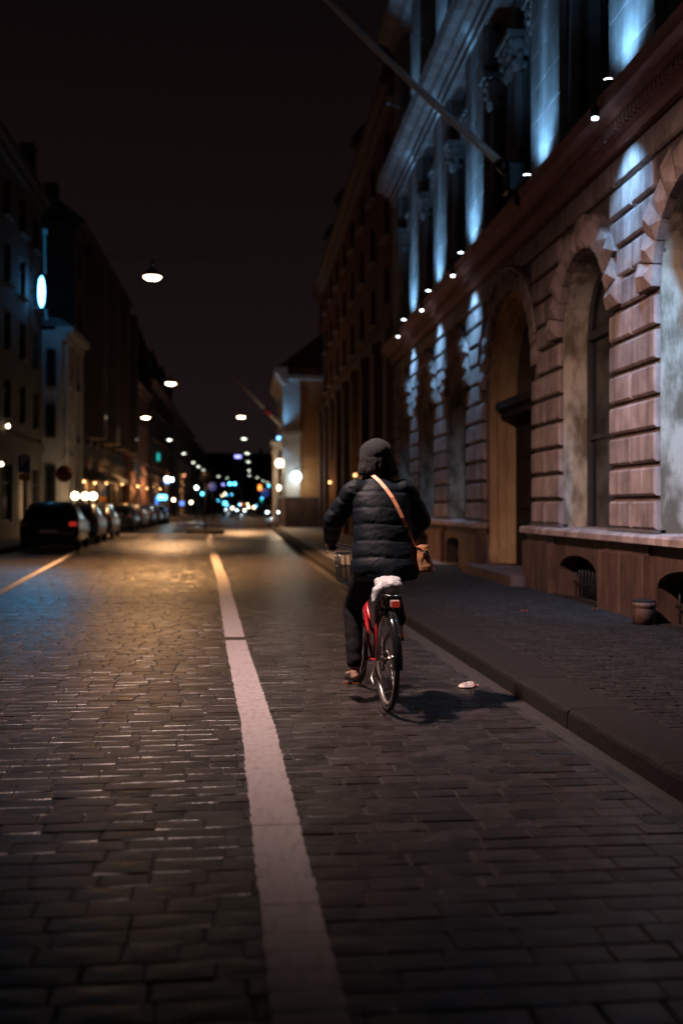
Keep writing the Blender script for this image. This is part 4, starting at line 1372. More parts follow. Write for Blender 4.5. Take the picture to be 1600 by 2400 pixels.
def car(label, x, y, heading, paint, hs=1.0, ls=1.0, head=None, tail=None, group='cars parked on the left', roof_sign=None, name='parked_car'):
    t = thing(name, label, 'car', (x, y, 0), heading, group)
    rings, glass = [], MB()
    for (l, w, zb, zbelt, zr, rw) in ST:
        l *= ls
        zr = zbelt + (zr - zbelt) * hs if zr - zbelt > .1 else zr
        half = [(w * .80, zb), (w * .98, zb + .12), (w, (zb + zbelt) / 2), (w * .97, zbelt), (rw, zr - .03), (rw * .72, zr)]
        rings.append([(a, l, b) for a, b in half] + [(-a, l, b) for a, b in half[::-1]])
    body = MB()
    body.loft(rings, smooth=True)
    body.build('body', paint, t)
    def side_win(i, j, f0=.06, f1=.94):
        for s in (1, -1):
            k = 3 if s > 0 else 8
            k2 = 4 if s > 0 else 7
            p = [Vector(rings[i][k]), Vector(rings[j][k]), Vector(rings[j][k2]), Vector(rings[i][k2])]
            c = sum(p, Vector()) / 4
            q = [c + (v - c) * .88 + Vector((s * .006, 0, .003)) for v in p]
            glass.add(q, [(0, 1, 2, 3) if s > 0 else (3, 2, 1, 0)])
    side_win(3, 4); side_win(4, 5); side_win(5, 6)
    def screen(i, j, dy):
        p = [Vector(rings[i][4]), Vector(rings[i][7]), Vector(rings[j][7]), Vector(rings[j][4])]
        c = sum(p, Vector()) / 4
        q = [c + (v - c) * .90 + Vector((0, dy, .012)) for v in p]
        glass.add(q, [(0, 1, 2, 3)])
    screen(2, 3, -.012); screen(6, 7, .012)
    glass.build('glazing', M['pane'], t)
    for yy in (.78 * ls, 3.42 * ls):
        for s in (-1, 1):
            wh = MB()
            wh.ring((s * .80, yy, .31), 'x', .23, .085, seg=20, rs=8, flat=(1, 1.1))
            wo_ = wh.build('wheel', M['tyre'], t)
            hb_ = MB()
            hb_.loft([[(s * q, yy + r_ * math.cos(2 * PI * k / 14), .31 + r_ * math.sin(2 * PI * k / 14)) for k in range(14)] for q, r_ in ((.74, .19), (.86, .19), (.88, .06))], smooth=False)
            hb_.build('rim', M['grey_metal'], wo_)
    for s in (-1, 1):
        MB().cbox((s * .72, .05, .84), (.22, .14, .13), .02).build('taillight', tail if (tail and s > 0) else M['tail_red'], t)
        MB().sphere((s * .58, 4.22 * ls, .66), (.15, .09, .085), 10, 6).build('headlight', head or M['head_clear'], t)
        MB().cbox((s * 1.0, 2.75 * ls, 1.0), (.16, .12, .13), .03).build('wing_mirror', paint, t)
    MB().box(-.26, .26, -.012, .004, .56, .67).build('licence_plate', M['plate'], t)
    MB().cbox((0, .02, .36), (1.5, .16, .20), .04).build('bumper', M['black_metal'], t)
    MB().cbox((0, 4.24 * ls, .36), (1.4, .16, .20), .04).build('bumper', M['black_metal'], t)
    if roof_sign:
        MB().cbox((0, 1.6 * ls, 1.62), (.5, .2, .16), .03).build('roof_sign', roof_sign, t)
    if head:
        light('headlamp', 'SPOT', (0, 4.4 * ls, .66), 120, (.8, .95, 1), t, radius=.1, angle=70, blend=.5, aim=(0, 1, -.06))
    return t
black, dark, silver, blue_, grey_ = car_paint((.006, .006, .007)), car_paint((.012, .013, .016)), car_paint((.16, .155, .155)), car_paint((.02, .03, .05)), car_paint((.08, .08, .085))
car('black van-like hatchback nearest on the left, seen from behind', -5.95, 31.8, R(3.2), black, hs=1.08, tail=M['red_glow'])
car('silver parked car just beyond the black hatchback', -6.15, 37.6, R(2.5), silver, ls=.95)
car('dark grey parked car third in the left row', -6.35, 43.0, R(2.0), grey_)
car('black saloon with a plate after the gap in the left row', -6.95, 56.0, 0, dark, hs=.9, ls=1.05)
car('silver grey car right after the black saloon', -6.9, 61.6, 0, silver)
car('dark blue car in the middle of the far left row', -6.9, 67.0, 0, blue_)
car('pale car second from the far end of the left row', -6.85, 72.4, 0, silver)
car('dark car at the far end of the left row', -6.85, 78.0, 0, dark)
for (x, y, h, lab, rsn) in ((-.7, 165.0, PI, 'oncoming car with bright headlights in mid road', M['orange_glow']), (3.6, 118.0, R(172), 'car with headlights waiting beyond the corner house', None),
                       (-3.0, 190.0, PI, 'far oncoming car near the left kerb', None)):
    car(lab, x, y, h, dark, head=M['head_glow'], group='oncoming cars', roof_sign=rsn, name='oncoming_car')
car('dark car driving away in the far right lane', 2.3, 140.0, R(-2), dark, group='cars driving away', name='moving_car')

# lights of shops and crossings far down the street
def far_light(name, label, cat, x, y, z, shape, m, group, post=False):
    t = thing(name, label, cat, (x, y, 0), 0, group)
    if len(shape) == 1:
        MB().sphere((0, 0, z), shape[0] * .62, 12, 8).build('lamp', m, t)
    else:
        MB().cbox((0, 0, z), (shape[0] * .8, .12, shape[1] * .8), .03).build('panel', m, t)
    if post:
        MB().tube([(0, .1, 0), (0, .1, z)], .05, seg=6).build('post', M['black_metal'], t)
    else:
        MB().tube([(0, .05, z), (-1.2 if x < 0 else .8, .1, z + .05)], .03, seg=5).build('bracket', M['black_metal'], t)
    return t
fl_ = [
 ('shop_lamp', 'left one of two bright shop lamps beyond the parked row', 'lamp', -6.3, 84, 3.55, (.30,), M['head_glow']),
 ('shop_lamp', 'right one of two bright shop lamps beyond the parked row', 'lamp', -5.95, 84, 3.5, (.22,), M['head_glow']),
 ('shop_sign', 'blue shop sign under the pair of bright lamps', 'sign', -6.35, 84.5, 3.3, (.5, .3), M['blue_glow']),
 ('shop_sign', 'cyan shop front light low by the last parked cars', 'sign', -7.0, 88, 2.1, (.9, .5), M['cyan_glow']),
 ('shop_sign', 'blue strip light on the left shop front', 'sign', -7.3, 86, 1.7, (.25, 1.1), M['blue_glow']),
 ('shop_sign', 'tall teal sign on the dark left house', 'sign', -8.0, 96, 5.9, (.35, .9), M['teal_glow']),
 ('shop_sign', 'cyan sign light low in the left distance', 'sign', -5.6, 92, 1.6, (.5, .5), M['blue_glow']),
 ('traffic_light', 'white signal lamp beside the island post', 'traffic light', -4.6, 98, 3.1, (.22,), M['head_glow']),
 ('traffic_light', 'cyan signal lamp near the island post', 'traffic light', -4.3, 104, 2.6, (.24,), M['cyan_glow']),
 ('traffic_light', 'left cyan lamp of the far pair over the road', 'traffic light', -1.75, 118, 3.9, (.28,), M['cyan_glow']),
 ('traffic_light', 'right cyan lamp of the far pair over the road', 'traffic light', -1.2, 118, 3.9, (.28,), M['cyan_glow']),
 ('traffic_light', 'pale lamp left of the far cyan pair', 'traffic light', -2.6, 122, 3.9, (.22,), M['violet_glow']),
 ('traffic_light', 'orange warning signal in the far middle', 'traffic light', 1.75, 125, 3.6, (.42, .75), M['orange_glow']),
 ('traffic_light', 'teal signal lamp low in the far middle', 'traffic light', 2.0, 128, 2.0, (.28,), M['teal_glow']),
 ('traffic_light', 'blue signal lamp by the corner house', 'traffic light', 4.1, 120, 2.4, (.28,), M['cyan_glow']),
 ('shop_sign', 'violet sign hanging near the right lamp row', 'sign', -.75, 105, 6.4, (.8, .35), M['violet_glow']),
 ('shop_sign', 'small red lamp on the distant left house', 'sign', -6.6, 112, 4.6, (.28,), M['red_glow']),
 ('shop_sign', 'cyan light low at the road in the far distance', 'sign', -2.6, 130, 1.7, (.6, .5), M['cyan_glow']),
 ('shop_lamp', 'small warm lamp low by the parked cars', 'lamp', -6.2, 90, 1.9, (.2,), M['warm_glow']),
 ('shop_lamp', 'small warm lamp at the far left pavement', 'lamp', -5.0, 96, 1.7, (.2,), M['warm_glow']),
]
for (nm, lab, cat, x, y, z, sh, m) in fl_:
    far_light(nm, lab, cat, x, y, z, sh, m, 'lights far down the street', post=(nm == 'traffic_light' or x > -5))
rgl = random.Random(77)
spots = []
for k in range(16):
    y = rgl.uniform(105, 185)
    spots.append((rgl.uniform(-4.9, -1.2) if k % 2 else rgl.uniform(-1.0, 3.2), y, rgl.uniform(1.0, 3.6), k % 3 != 0))
spots.sort(key=lambda s_: s_[0] / s_[1])
ORD = ['first', 'second', 'third', 'fourth', 'fifth', 'sixth', 'seventh', 'eighth', 'ninth', 'tenth']
seen = {True: 0, False: 0}
for (x, y, z, cyan) in spots:
    kind_ = 'cyan' if cyan else 'amber'
    far_light('shop_lamp', ORD[seen[cyan]] + ' from the left of the tiny ' + kind_ + ' lamps at the far street end', 'lamp', x, y, z, (.17,),
              M['cyan_glow'] if cyan else M['warm_glow'], 'tiny ' + kind_ + ' far lamps', post=True)
    seen[cyan] += 1
for k, (x, y, lab) in enumerate(((-7.65, 47.2, 'left globe of the three white shop globes'), (-7.35, 48.2, 'middle globe of the three white shop globes'), (-7.05, 48.6, 'right globe of the three white shop globes'))):
    t = thing('shop_globe', lab, 'lamp', (x, y, .12), 0, 'white globes in front of the left shops')
    MB().sphere((0, 0, 1.72), .17, 12, 8).build('globe', M['warm_glow'], t)
    MB().tube([(0, 0, 0), (0, 0, 1.56)], .03, seg=6).build('stem', M['black_metal'], t)
    light('globe_light', 'POINT', (0, 0, 1.4), 30, (1, .7, .4), t, radius=.15)
for (x, y, z, lab) in ((-9.36, 41.6, 4.55, 'small pale wall lamp high on the grey house'), (-9.36, 40.5, 3.0, 'small pale wall lamp above the parking sign')):
    t = thing('wall_lamp', lab, 'lamp', (x, y, z), 0, 'wall lamps on the grey house')
    MB().sphere((.02, 0, 0), .075, 10, 6).build('globe', M['warm_glow'], t)
    MB().tube([(-.13, 0, .05), (0, 0, .1)], .02, seg=5).build('bracket', M['black_metal'], t)

# ================================================================== bicycle
BIKE_LOC, BIKE_RZ = (0.956, 6.90, 0.006), R(4.0)
M['frame_red'] = mat('red_frame_enamel', (.42, .012, .02), rough=.22, coat=.6)
M['chrome'] = mat('worn_chrome', (.62, .58, .54), (.45, .40, .36), rough=.22, metal=1.0, scale=20)
M['rim_alu'] = mat('rim_metal', (.66, .60, .56), (.5, .45, .42), rough=.32, metal=.75, scale=20)
M['gloss_black'] = mat('gloss_black_enamel', (.012, .014, .017), rough=.16, coat=.6)
M['rubber'] = mat('black_rubber', (.013, .013, .013), (.02, .02, .02), rough=.75, scale=30)
M['amber'] = glow('amber_reflector_glow', (1.0, .16, .02), .10)  # pedal reflectors are no lamps; a weak glow is added
M['reflector'] = glow('red_reflector_glow', (1.0, .06, .02), .16)  # tail reflector made to look lit by a weak added glow
bike = thing('bicycle', 'red city bicycle with black mudguards ridden along the street', 'bicycle', BIKE_LOC, BIKE_RZ)
WR = .345
def wheel(y):
    c = (0, y, WR)
    t = MB().ring(c, 'x', WR - .018, .018, seg=56, rs=10).build('wheel', M['rubber'], bike)
    r = MB()
    r.ring(c, 'x', WR - .052, .014, seg=56, rs=8, flat=(.9, 1.0))
    r.build('rim', M['rim_alu'], t)
    s = MB()
    for k in range(28):
        w = 2 * PI * k / 28
        dx = .026 if k % 2 else -.026
        w2 = w + (.35 if k % 4 < 2 else -.35)
        s.tube([(dx, y + .022 * math.cos(w2), WR + .022 * math.sin(w2)), (0, y + (WR - .06) * math.cos(w), WR + (WR - .06) * math.sin(w))], .0016, seg=4, caps=False)
    s.build('spokes', M['chrome'], t)
    h = MB()
    h.loft([[(x, y + q * math.cos(2 * PI * k / 14), WR + q * math.sin(2 * PI * k / 14)) for k in range(14)] for x, q in ((-.075, .010), (-.045, .012), (-.04, .032), (-.03, .032), (-.025, .022), (.025, .022), (.03, .036), (.04, .036), (.045, .012), (.075, .010))])
    h.build('hub', M['chrome'], t)
    return t
wheel(0.0)
fw = wheel(1.10)
def mudguard(y, a0, a1, name):
    mb = MB()
    n, m_ = 30, 8
    vs = []
    for layer in (0, 1):
        for i in range(n + 1):
            w = a0 + (a1 - a0) * i / n
            for k in range(m_ + 1):
                q = PI * (k / m_) - PI / 2
                rr = WR + .012 + (.022 - .003 * layer) * math.cos(q)
                vs.append(((.031 - .003 * layer) * math.sin(q), y + rr * math.cos(w), WR + rr * math.sin(w)))
    fs = []
    B = (n + 1) * (m_ + 1)
    for i in range(n):
        for k in range(m_):
            q = (i * (m_ + 1) + k, (i + 1) * (m_ + 1) + k, (i + 1) * (m_ + 1) + k + 1, i * (m_ + 1) + k + 1)
            fs.append(q)
            fs.append(tuple(B + v for v in q[::-1]))
    mb.add(vs, fs, True)
    o = mb.build(name, M['gloss_black'], bike)
    st = MB()
    for s in (-1, 1):
        w = a1 - .25 if y < .5 else a0 + .25
        st.tube([(s * .06, y, WR), (s * .033, y + (WR + .02) * math.cos(w), WR + (WR + .02) * math.sin(w))], .0025, seg=5)
    st.build('stay', M['chrome'], o)
mudguard(0, R(55), R(182), 'mudguard')
mudguard(1.10, R(20), R(150), 'mudguard')
BB = (0, .47, .285)
ST_TOP = (0, .235, .80)
HT_T, HT_B = (0, .845, .98), (0, .885, .76)
fr = MB()
fr.tube([(0, .47, .285), (0, .40, .44), ST_TOP], .0145, seg=10)
fr.tube([(0, .87, .80), (0, .80, .62), (0, .62, .38), BB], .0165, seg=10)
fr.tube([(0, .85, .93), (0, .74, .68), (0, .56, .50), (0, .38, .47)], .013, seg=10)
fr.tube([HT_T, HT_B], .021, seg=10)
for s in (-1, 1):
    fr.tube([(s * .03, .45, .29), (s * .06, .2, .32), (s * .065, 0, WR)], .0095, seg=8)
    fr.tube([(s * .022, .25, .77), (s * .05, .12, .56), (s * .065, 0, WR)], .008, seg=8)
fr.build('frame', M['frame_red'], bike)
fk = MB()
for s in (-1, 1):
    fk.tube([(s * .035, .89, .74), (s * .05, .95, .60), (s * .055, 1.04, .42), (s * .055, 1.10, WR)], [.012, .012, .010, .008], seg=8)
fk.tube([(-.045, .89, .74), (.045, .89, .74)], .012, seg=8)
fk.build('fork', M['frame_red'], bike)
sp = MB()
sp.tube([ST_TOP, (0, .205, .90)], .0125, seg=8)
sp.build('seat_post', M['chrome'], bike)
sd = MB()
sd.loft([[(w * math.cos(2 * PI * k / 14), y, z + (.035 if math.sin(2 * PI * k / 14) > 0 else .02) * math.sin(2 * PI * k / 14)) for k in range(14)]
         for y, w, z in ((.07, .05, .915), (.10, .095, .92), (.18, .10, .915), (.26, .06, .915), (.33, .03, .915), (.36, .015, .91))])
sd.build('saddle', M['rubber'], bike)
hb = MB()
hb.tube([HT_T, (0, .83, 1.06)], .012, seg=8)
bar = [(-.265, .64, 1.085), (-.285, .70, 1.09), (-.285, .80, 1.10), (-.20, .87, 1.10), (-.08, .86, 1.07), (0, .835, 1.06)]
hb.tube(bar + [(-a, b, c) for a, b, c in bar[:-1]][::-1], .0115, seg=8)
hb.build('handlebar', M['chrome'], bike)
for s in (-1, 1):
    MB().tube([(s * .262, .60, 1.083), (s * .284, .70, 1.088)], .016, seg=10).build('grip', M['rubber'], bike)
    lv = MB()
    lv.tube([(s * .285, .76, 1.08), (s * .32, .72, 1.06), (s * .315, .63, 1.045)], .006, seg=6)
    lv.build('brake_lever', M['gloss_black'], bike)
# crank, pedals, chain case
cs = MB()
cs.loft([[(x, BB[1] + q * math.cos(2 * PI * k / 24), BB[2] + q * math.sin(2 * PI * k / 24)) for k in range(24)] for x, q in ((.045, .088), (.052, .09), (.056, .088))], smooth=False)
cs.build('chainring', M['chrome'], bike)
cc = MB()
cc.loft([[(x, y, WR - .04 + (.10 - .02 * (.5 - y)) * s2 - .06 * y) for y, s2 in ((-.05, -.35), (.5, -.85), (.56, 0), (.5, .9), (-.05, .45))] for x in (.060, .078)], smooth=False)
cc.build('chain_case', M['gloss_black'], bike)
ca = R(8)
PL = (-.155, BB[1] + .17 * math.sin(ca), BB[2] - .17 * math.cos(ca))
PR = (.155, BB[1] - .17 * math.sin(ca), BB[2] + .17 * math.cos(ca))
ck = MB()
for P_, s in ((PL, -1), (PR, 1)):
    ck.tube([(s * .06, BB[1], BB[2]), (s * .095, P_[1], P_[2])], [.014, .010], seg=8)
    ck.tube([(s * .095, P_[1], P_[2]), (s * .20, P_[1], P_[2])], .006, seg=6)
ck.tube([(-.07, BB[1], BB[2]), (.07, BB[1], BB[2])], .018, seg=10)
ck.build('crank', M['chrome'], bike)
for P_, s in ((PL, -1), (PR, 1)):
    pd = MB().cbox((s * .155, P_[1], P_[2]), (.095, .085, .024), .005).build('pedal', M['rubber'], bike)
    MB().cbox((s * .205, P_[1] - .043, P_[2] + .002), (.035, .008, .024), .002).build('pedal_reflector', M['amber'], pd)
    MB().cbox((s * .135, P_[1] - .045, P_[2]), (.05, .006, .017), .002).build('pedal_reflector', M['amber'], pd)
# rear rack with reflector
rk = MB()
RZ = .800
for s in (-1, 1):
    rk.tube([(s * .03, .24, RZ - .01), (s * .072, .16, RZ), (s * .072, -.20, RZ), (s * .03, -.245, RZ), (0, -.25, RZ)], .0055, seg=6)
    rk.tube([(s * .072, -.06, RZ), (s * .068, 0, WR)], .005, seg=6)
    rk.tube([(s * .025, .2, RZ), (s * .025, -.24, RZ)], .004, seg=6)
for yy in (.1, -.05, -.18):
    rk.tube([(-.072, yy, RZ), (.072, yy, RZ)], .004, seg=6)
rk.build('rack', M['gloss_black'], bike)
rf = MB().cbox((.0, -.262, RZ - .048), (.062, .026, .048), .007).build('tail_reflector', M['reflector'], bike)
MB().cbox((0, -.243, RZ - .047), (.076, .018, .060), .005).build('reflector_shell', M['gloss_black'], bike)
kp = MB()
kp.tube([(-.07, .02, WR - .02), (-.11, -.02, .23), (-.12, -.16, .20)], .008, seg=6)
kp.build('kickstand', M['chrome'], bike)
bk = MB()
for z, k in ((1.02, 1.0), (.92, .95), (.80, .88)):
    loop = [(s * .17 * k, y) for s, y in ((-1, .97), (-1, 1.19), (1, 1.19), (1, .97))]
    bk.tube([(a, b, z) for a, b in loop] + [(loop[0][0], loop[0][1], z)], .006 if z > 1 else .004, seg=5)
for k in range(9):
    u = -1 + k / 4
    bk.tube([(u * .17, .97, 1.02), (u * .15, .98, .80), (u * .15, 1.17, .80), (u * .17, 1.19, 1.02)], .003, seg=4)
for k in range(6):
    y = .97 + .22 * k / 5
    bk.tube([(-.17, y, 1.02), (-.15, y, .80), (.15, y, .80), (.17, y, 1.02)], .003, seg=4)
bk.build('basket', M['gloss_black'], bike)
MB().sphere((0, .935, .90), (.045, .04, .045), 12, 8).build('front_lamp', M['chrome'], bike)

# ================================================================== rider
def evaluated(mb, voxel, smooth_it, name):
    tmp = bpy.data.objects.new('tmp', mb.mesh('tmp', None))
    COL.objects.link(tmp)
    r = tmp.modifiers.new('r', 'REMESH')
    r.mode = 'VOXEL'
    r.voxel_size = voxel
    s_ = tmp.modifiers.new('s', 'SMOOTH')
    s_.factor = .5
    s_.iterations = smooth_it
    dg = bpy.context.evaluated_depsgraph_get()
    me = bpy.data.meshes.new_from_object(tmp.evaluated_get(dg))
    me.name = name
    bpy.data.objects.remove(tmp)
    return me

def limb(mb, pts, rad, seg=14):
    """tapered chain with round joints, subdivided so it bends softly"""
    P_, Q = [], []
    for (a, b), (r0, r1) in zip(zip(pts, pts[1:]), zip(rad, rad[1:])):
        for k in range(4):
            t = k / 4
            P_.append(Vector(a).lerp(Vector(b), t))
            Q.append(r0 + (r1 - r0) * t)
    P_.append(Vector(pts[-1]))
    Q.append(rad[-1])
    mb.tube(P_, Q, seg=seg)
    mb.sphere(pts[0], rad[0], 12, 8)
    mb.sphere(pts[-1], rad[-1], 12, 8)
    for p, r in zip(pts[1:-1], rad[1:-1]):
        mb.sphere(p, r, 12, 8)

def finish(me, material, name, parent, disp=None):
    if disp:
        nrm = [v.normal.copy() for v in me.vertices]
        co = [v.co.copy() for v in me.vertices]
        for v, n_, c_ in zip(me.vertices, nrm, co):
            v.co = c_ + n_ * disp(c_, n_)
    me.polygons.foreach_set('use_smooth', [True] * len(me.polygons))
    me.materials.clear()
    me.materials.append(material)
    me.update()
    o = bpy.data.objects.new(name, me)
    COL.objects.link(o)
    o.parent = parent
    return o

rider = thing('person', 'person in dark hooded puffer coat riding the red bicycle away', 'person', BIKE_LOC, BIKE_RZ)
OX = .03
HIP = {-1: (OX - .10, .25, .98), 1: (OX + .10, .25, .98)}
KNEE = {-1: (-.135, .56, .655), 1: (.155, .64, .80)}
ANK = {-1: (-.150, .405, .235), 1: (.155, .345, .535)}
HEEL = {-1: (-.150, .375, .175), 1: (.155, .315, .475)}
TOE = {-1: (-.160, .60, .150), 1: (.165, .545, .500)}
SHO = {-1: (OX - .175, .40, 1.50), 1: (OX + .185, .40, 1.50)}
ELB = {-1: (-.290, .47, 1.285), 1: (.350, .46, 1.285)}
WRI = {-1: (-.285, .635, 1.135), 1: (.290, .635, 1.135)}
HEAD = Vector((OX - .005, .50, 1.735))

b = MB()
b.loft([ellipse((OX, y, z), rx, ry, n=20) for z, y, rx, ry in ((.92, .25, .15, .11), (1.0, .26, .165, .125), (1.12, .29, .14, .10), (1.25, .32, .14, .10), (1.40, .365, .165, .105), (1.50, .40, .13, .08), (1.545, .425, .06, .06))])
limb(b, [(OX, .42, 1.53), (OX, .47, 1.65)], [.058, .055])
b.sphere(HEAD, (.077, .098, .112), 20, 14)
b.sphere(HEAD + Vector((0, .045, -.055)), (.056, .058, .062), 14, 10)
b.sphere(HEAD + Vector((0, .103, -.008)), (.014, .018, .026), 10, 6)
b.sphere(HEAD + Vector((0, .100, -.055)), (.024, .010, .009), 10, 6)
for s in (-1, 1):
    b.sphere(HEAD + Vector((s * .078, .0, -.005)), (.012, .022, .034), 10, 6)
    b.sphere(HEAD + Vector((s * .032, .088, .022)), (.018, .010, .008), 8, 6)
    limb(b, [HIP[s], KNEE[s], ANK[s]], [.085, .056, .038])
    limb(b, [ANK[s], HEEL[s], TOE[s]], [.036, .034, .026])
    limb(b, [SHO[s], ELB[s], WRI[s]], [.055, .042, .028])
    # hand closed round the grip: palm, four fingers, thumb
    gx = s * .272
    limb(b, [WRI[s], (gx + s * .004, .655, 1.115)], [.027, .034])
    for q in range(4):
        yq = .622 + q * .021
        ln = (.92, 1.0, .97, .80)[3 - q]
        limb(b, [(gx + s * .012, yq, 1.122), (gx + s * .040 * ln, yq + .002, 1.10), (gx + s * .030 * ln, yq + .002, 1.070), (gx - s * .002, yq, 1.060)], [.0105, .0098, .009, .008], seg=8)
    limb(b, [(gx - s * .012, .655, 1.118), (gx - s * .026, .690, 1.100), (gx - s * .014, .708, 1.078)], [.012, .0105, .009], seg=8)
M['skin'] = mat('skin', (.42, .24, .17), (.48, .28, .20), rough=.5, scale=30)
body = finish(evaluated(b, .0065, 3, 'body'), M['skin'], 'body', rider)

# trousers
tr_ = MB()
tr_.loft([ellipse((OX, y, z), rx, ry, n=20) for z, y, rx, ry in ((.86, .24, .16, .12), (.95, .25, .185, .145), (1.08, .28, .17, .13))])
for s in (-1, 1):
    limb(tr_, [HIP[s], KNEE[s], Vector(ANK[s]) + Vector((0, .005, .045))], [.106, .074, .058])
M['trouser'] = mat('black_trousers', (.006, .006, .007), (.010, .010, .012), rough=.85, spec=.2, scale=40, bump=.2, bscale=300)
finish(evaluated(tr_, .011, 5, 'trousers'), M['trouser'], 'trousers', rider,
       lambda c, n_: .006 * noise.noise(Vector((c.x * 9, c.y * 9, c.z * 22))) + .002 * noise.noise(c * 40))
# shoes
for s in (-1, 1):
    sh = MB()
    h_, t_ = Vector(HEEL[s]), Vector(TOE[s])
    d = (t_ - h_)
    rings = []
    for u, w, hh in ((-.10, .022, .022), (0.0, .036, .05), (.25, .038, .055), (.5, .042, .045), (.8, .044, .034), (1.0, .034, .026), (1.1, .014, .014)):
        c = h_ + d * u
        rings.append([(c.x + w * math.cos(2 * PI * k / 14), c.y, c.z - .012 + (hh if math.sin(2 * PI * k / 14) > 0 else .026) * math.sin(2 * PI * k / 14)) for k in range(14)])
    sh.loft(rings)
    so = finish(evaluated(sh, .007, 2, 'shoe'), mat('shoe_leather', (.022, .020, .022), (.03, .028, .028), rough=.55, scale=30), 'shoe', rider)
    sl = MB()
    sl.loft([[(c.x - w, c.y, c.z - .040), (c.x + w, c.y, c.z - .040), (c.x + w, c.y, c.z - .026), (c.x - w, c.y, c.z - .026)] for c, w in ((h_ - d * .1, .024), (h_, .036), (h_ + d * .5, .040), (h_ + d * .85, .043), (h_ + d * 1.08, .022))], smooth=False)
    sl.build('sole', M['rubber'], so)

# puffer coat
ct = MB()
ct.loft([ellipse((OX + dx, y, z), rx, ry, n=28) for z, y, rx, ry, dx in (
    (.875, .215, .205, .175, .01), (.91, .225, .235, .215, .01), (.98, .24, .243, .215, .01), (1.06, .26, .236, .20, .008), (1.16, .285, .215, .18, .005), (1.27, .31, .205, .170, .002),
    (1.38, .345, .210, .165, .0), (1.47, .38, .205, .150, .0), (1.53, .405, .165, .125, .0), (1.575, .43, .105, .095, .0), (1.61, .45, .085, .085, .0), (1.645, .465, .08, .08, 0))])
for s in (-1, 1):
    limb(ct, [(OX + s * .13, .395, 1.485), SHO[s], ELB[s], Vector(WRI[s]).lerp(Vector(ELB[s]), .10)], [.088, .090, .076, .056])
coat_me = evaluated(ct, .011, 6, 'coat')
def quilt(c, n_):
    # torso baffles every 12 cm; sleeve baffles along the arm
    s = -1 if c.x < OX else 1
    best, tpar = 1e9, 0
    L = 0.0
    for a, e_ in ((SHO[s], ELB[s]), (ELB[s], WRI[s])):
        a, e_ = Vector(a), Vector(e_)
        u = max(0, min(1, (c - a).dot(e_ - a) / (e_ - a).length_squared))
        d = (c - (a + (e_ - a) * u)).length
        if d < best:
            best, tpar = d, L + u * (e_ - a).length
        L += (e_ - a).length
    ax = OX
    tor = max(0.0, abs(c.x - ax) - .17)
    on_arm = best < .115 and tor > .02
    p = (tpar / .105) if on_arm else ((c.z - .900 + .10 * (c.y - .25) + .006 * math.sin(c.x * 16)) / .119)
    f = p - math.floor(p)
    dist = min(f, 1 - f) * .119
    puff = .0075 * (1 - math.exp(-(dist / .013) ** 1.2)) - .005
    crease = .006 * noise.noise(Vector((c.x * 14, c.y * 14, c.z * 34))) * math.exp(-(dist / .03) ** 2)
    return puff + crease + .006 * noise.noise(Vector((c.x * 7 + 3, c.y * 7, c.z * 16))) + .0025 * noise.noise(c * 55)
M['coat'] = mat('dark_navy_nylon', (.003, .0062, .0115), (.005, .0095, .016), rough=.6, scale=8, bump=.12, bscale=120, spec=.16)
coat = finish(coat_me, M['coat'], 'coat', rider, quilt)
# gloves-dark cuffs
for s in (-1, 1):
    w_, e_ = Vector(WRI[s]), Vector(ELB[s])
    MB().tube([w_.lerp(e_, .12), w_.lerp(e_, -.02)], [.050, .044], seg=14).build('cuff', M['coat'], rider)
# woollen hat and hair
ht = MB()
ht.sphere(HEAD + Vector((0, -.006, .030)), (.124, .140, .118), 24, 16)
ht.sphere(HEAD + Vector((0, -.03, -.01)), (.128, .115, .095), 20, 12)
M['hat'] = mat('dark_blue_wool', (.006, .009, .012), (.010, .014, .018), rough=.9, scale=60, bump=.4, bscale=220)
hat = finish(evaluated(ht, .009, 4, 'hat'), M['hat'], 'hat', rider,
             lambda c, n_: .005 * noise.noise(c * 16) + .002 * noise.noise(c * 60))
bd = MB()
bd.tube([HEAD + Vector((.045, -.122, .085)), HEAD + Vector((.078, -.105, .045)), HEAD + Vector((.085, -.10, .012))], .012, seg=8, flat=.5)
bd.cbox(HEAD + Vector((.082, -.108, .026)), (.05, .012, .016), .003)
bd.build('hat_strap', M['gloss_black'], hat)
hr = MB()
hr.loft([[(HEAD.x + dx + rx * math.cos(2 * PI * k / 24), HEAD.y + dy + ry * math.sin(2 * PI * k / 24), z) for k in range(24)] for z, rx, ry, dx, dy in (
    (1.605, .105, .075, .006, -.050), (1.620, .146, .100, .006, -.045), (1.650, .150, .110, .005, -.042), (1.695, .134, .115, .003, -.034), (1.735, .122, .118, 0, -.030), (1.775, .10, .10, 0, -.02))])
M['fur'] = mat('black_fur', (.006, .006, .006), (.010, .009, .009), rough=.9, scale=50, bump=.6, bscale=120)
finish(evaluated(hr, .009, 3, 'fur_collar'), M['fur'], 'fur_collar', rider,
       lambda c, n_: .006 * noise.noise(Vector((c.x * 50, c.y * 50, c.z * 18))) + .003 * noise.noise(c * 120))

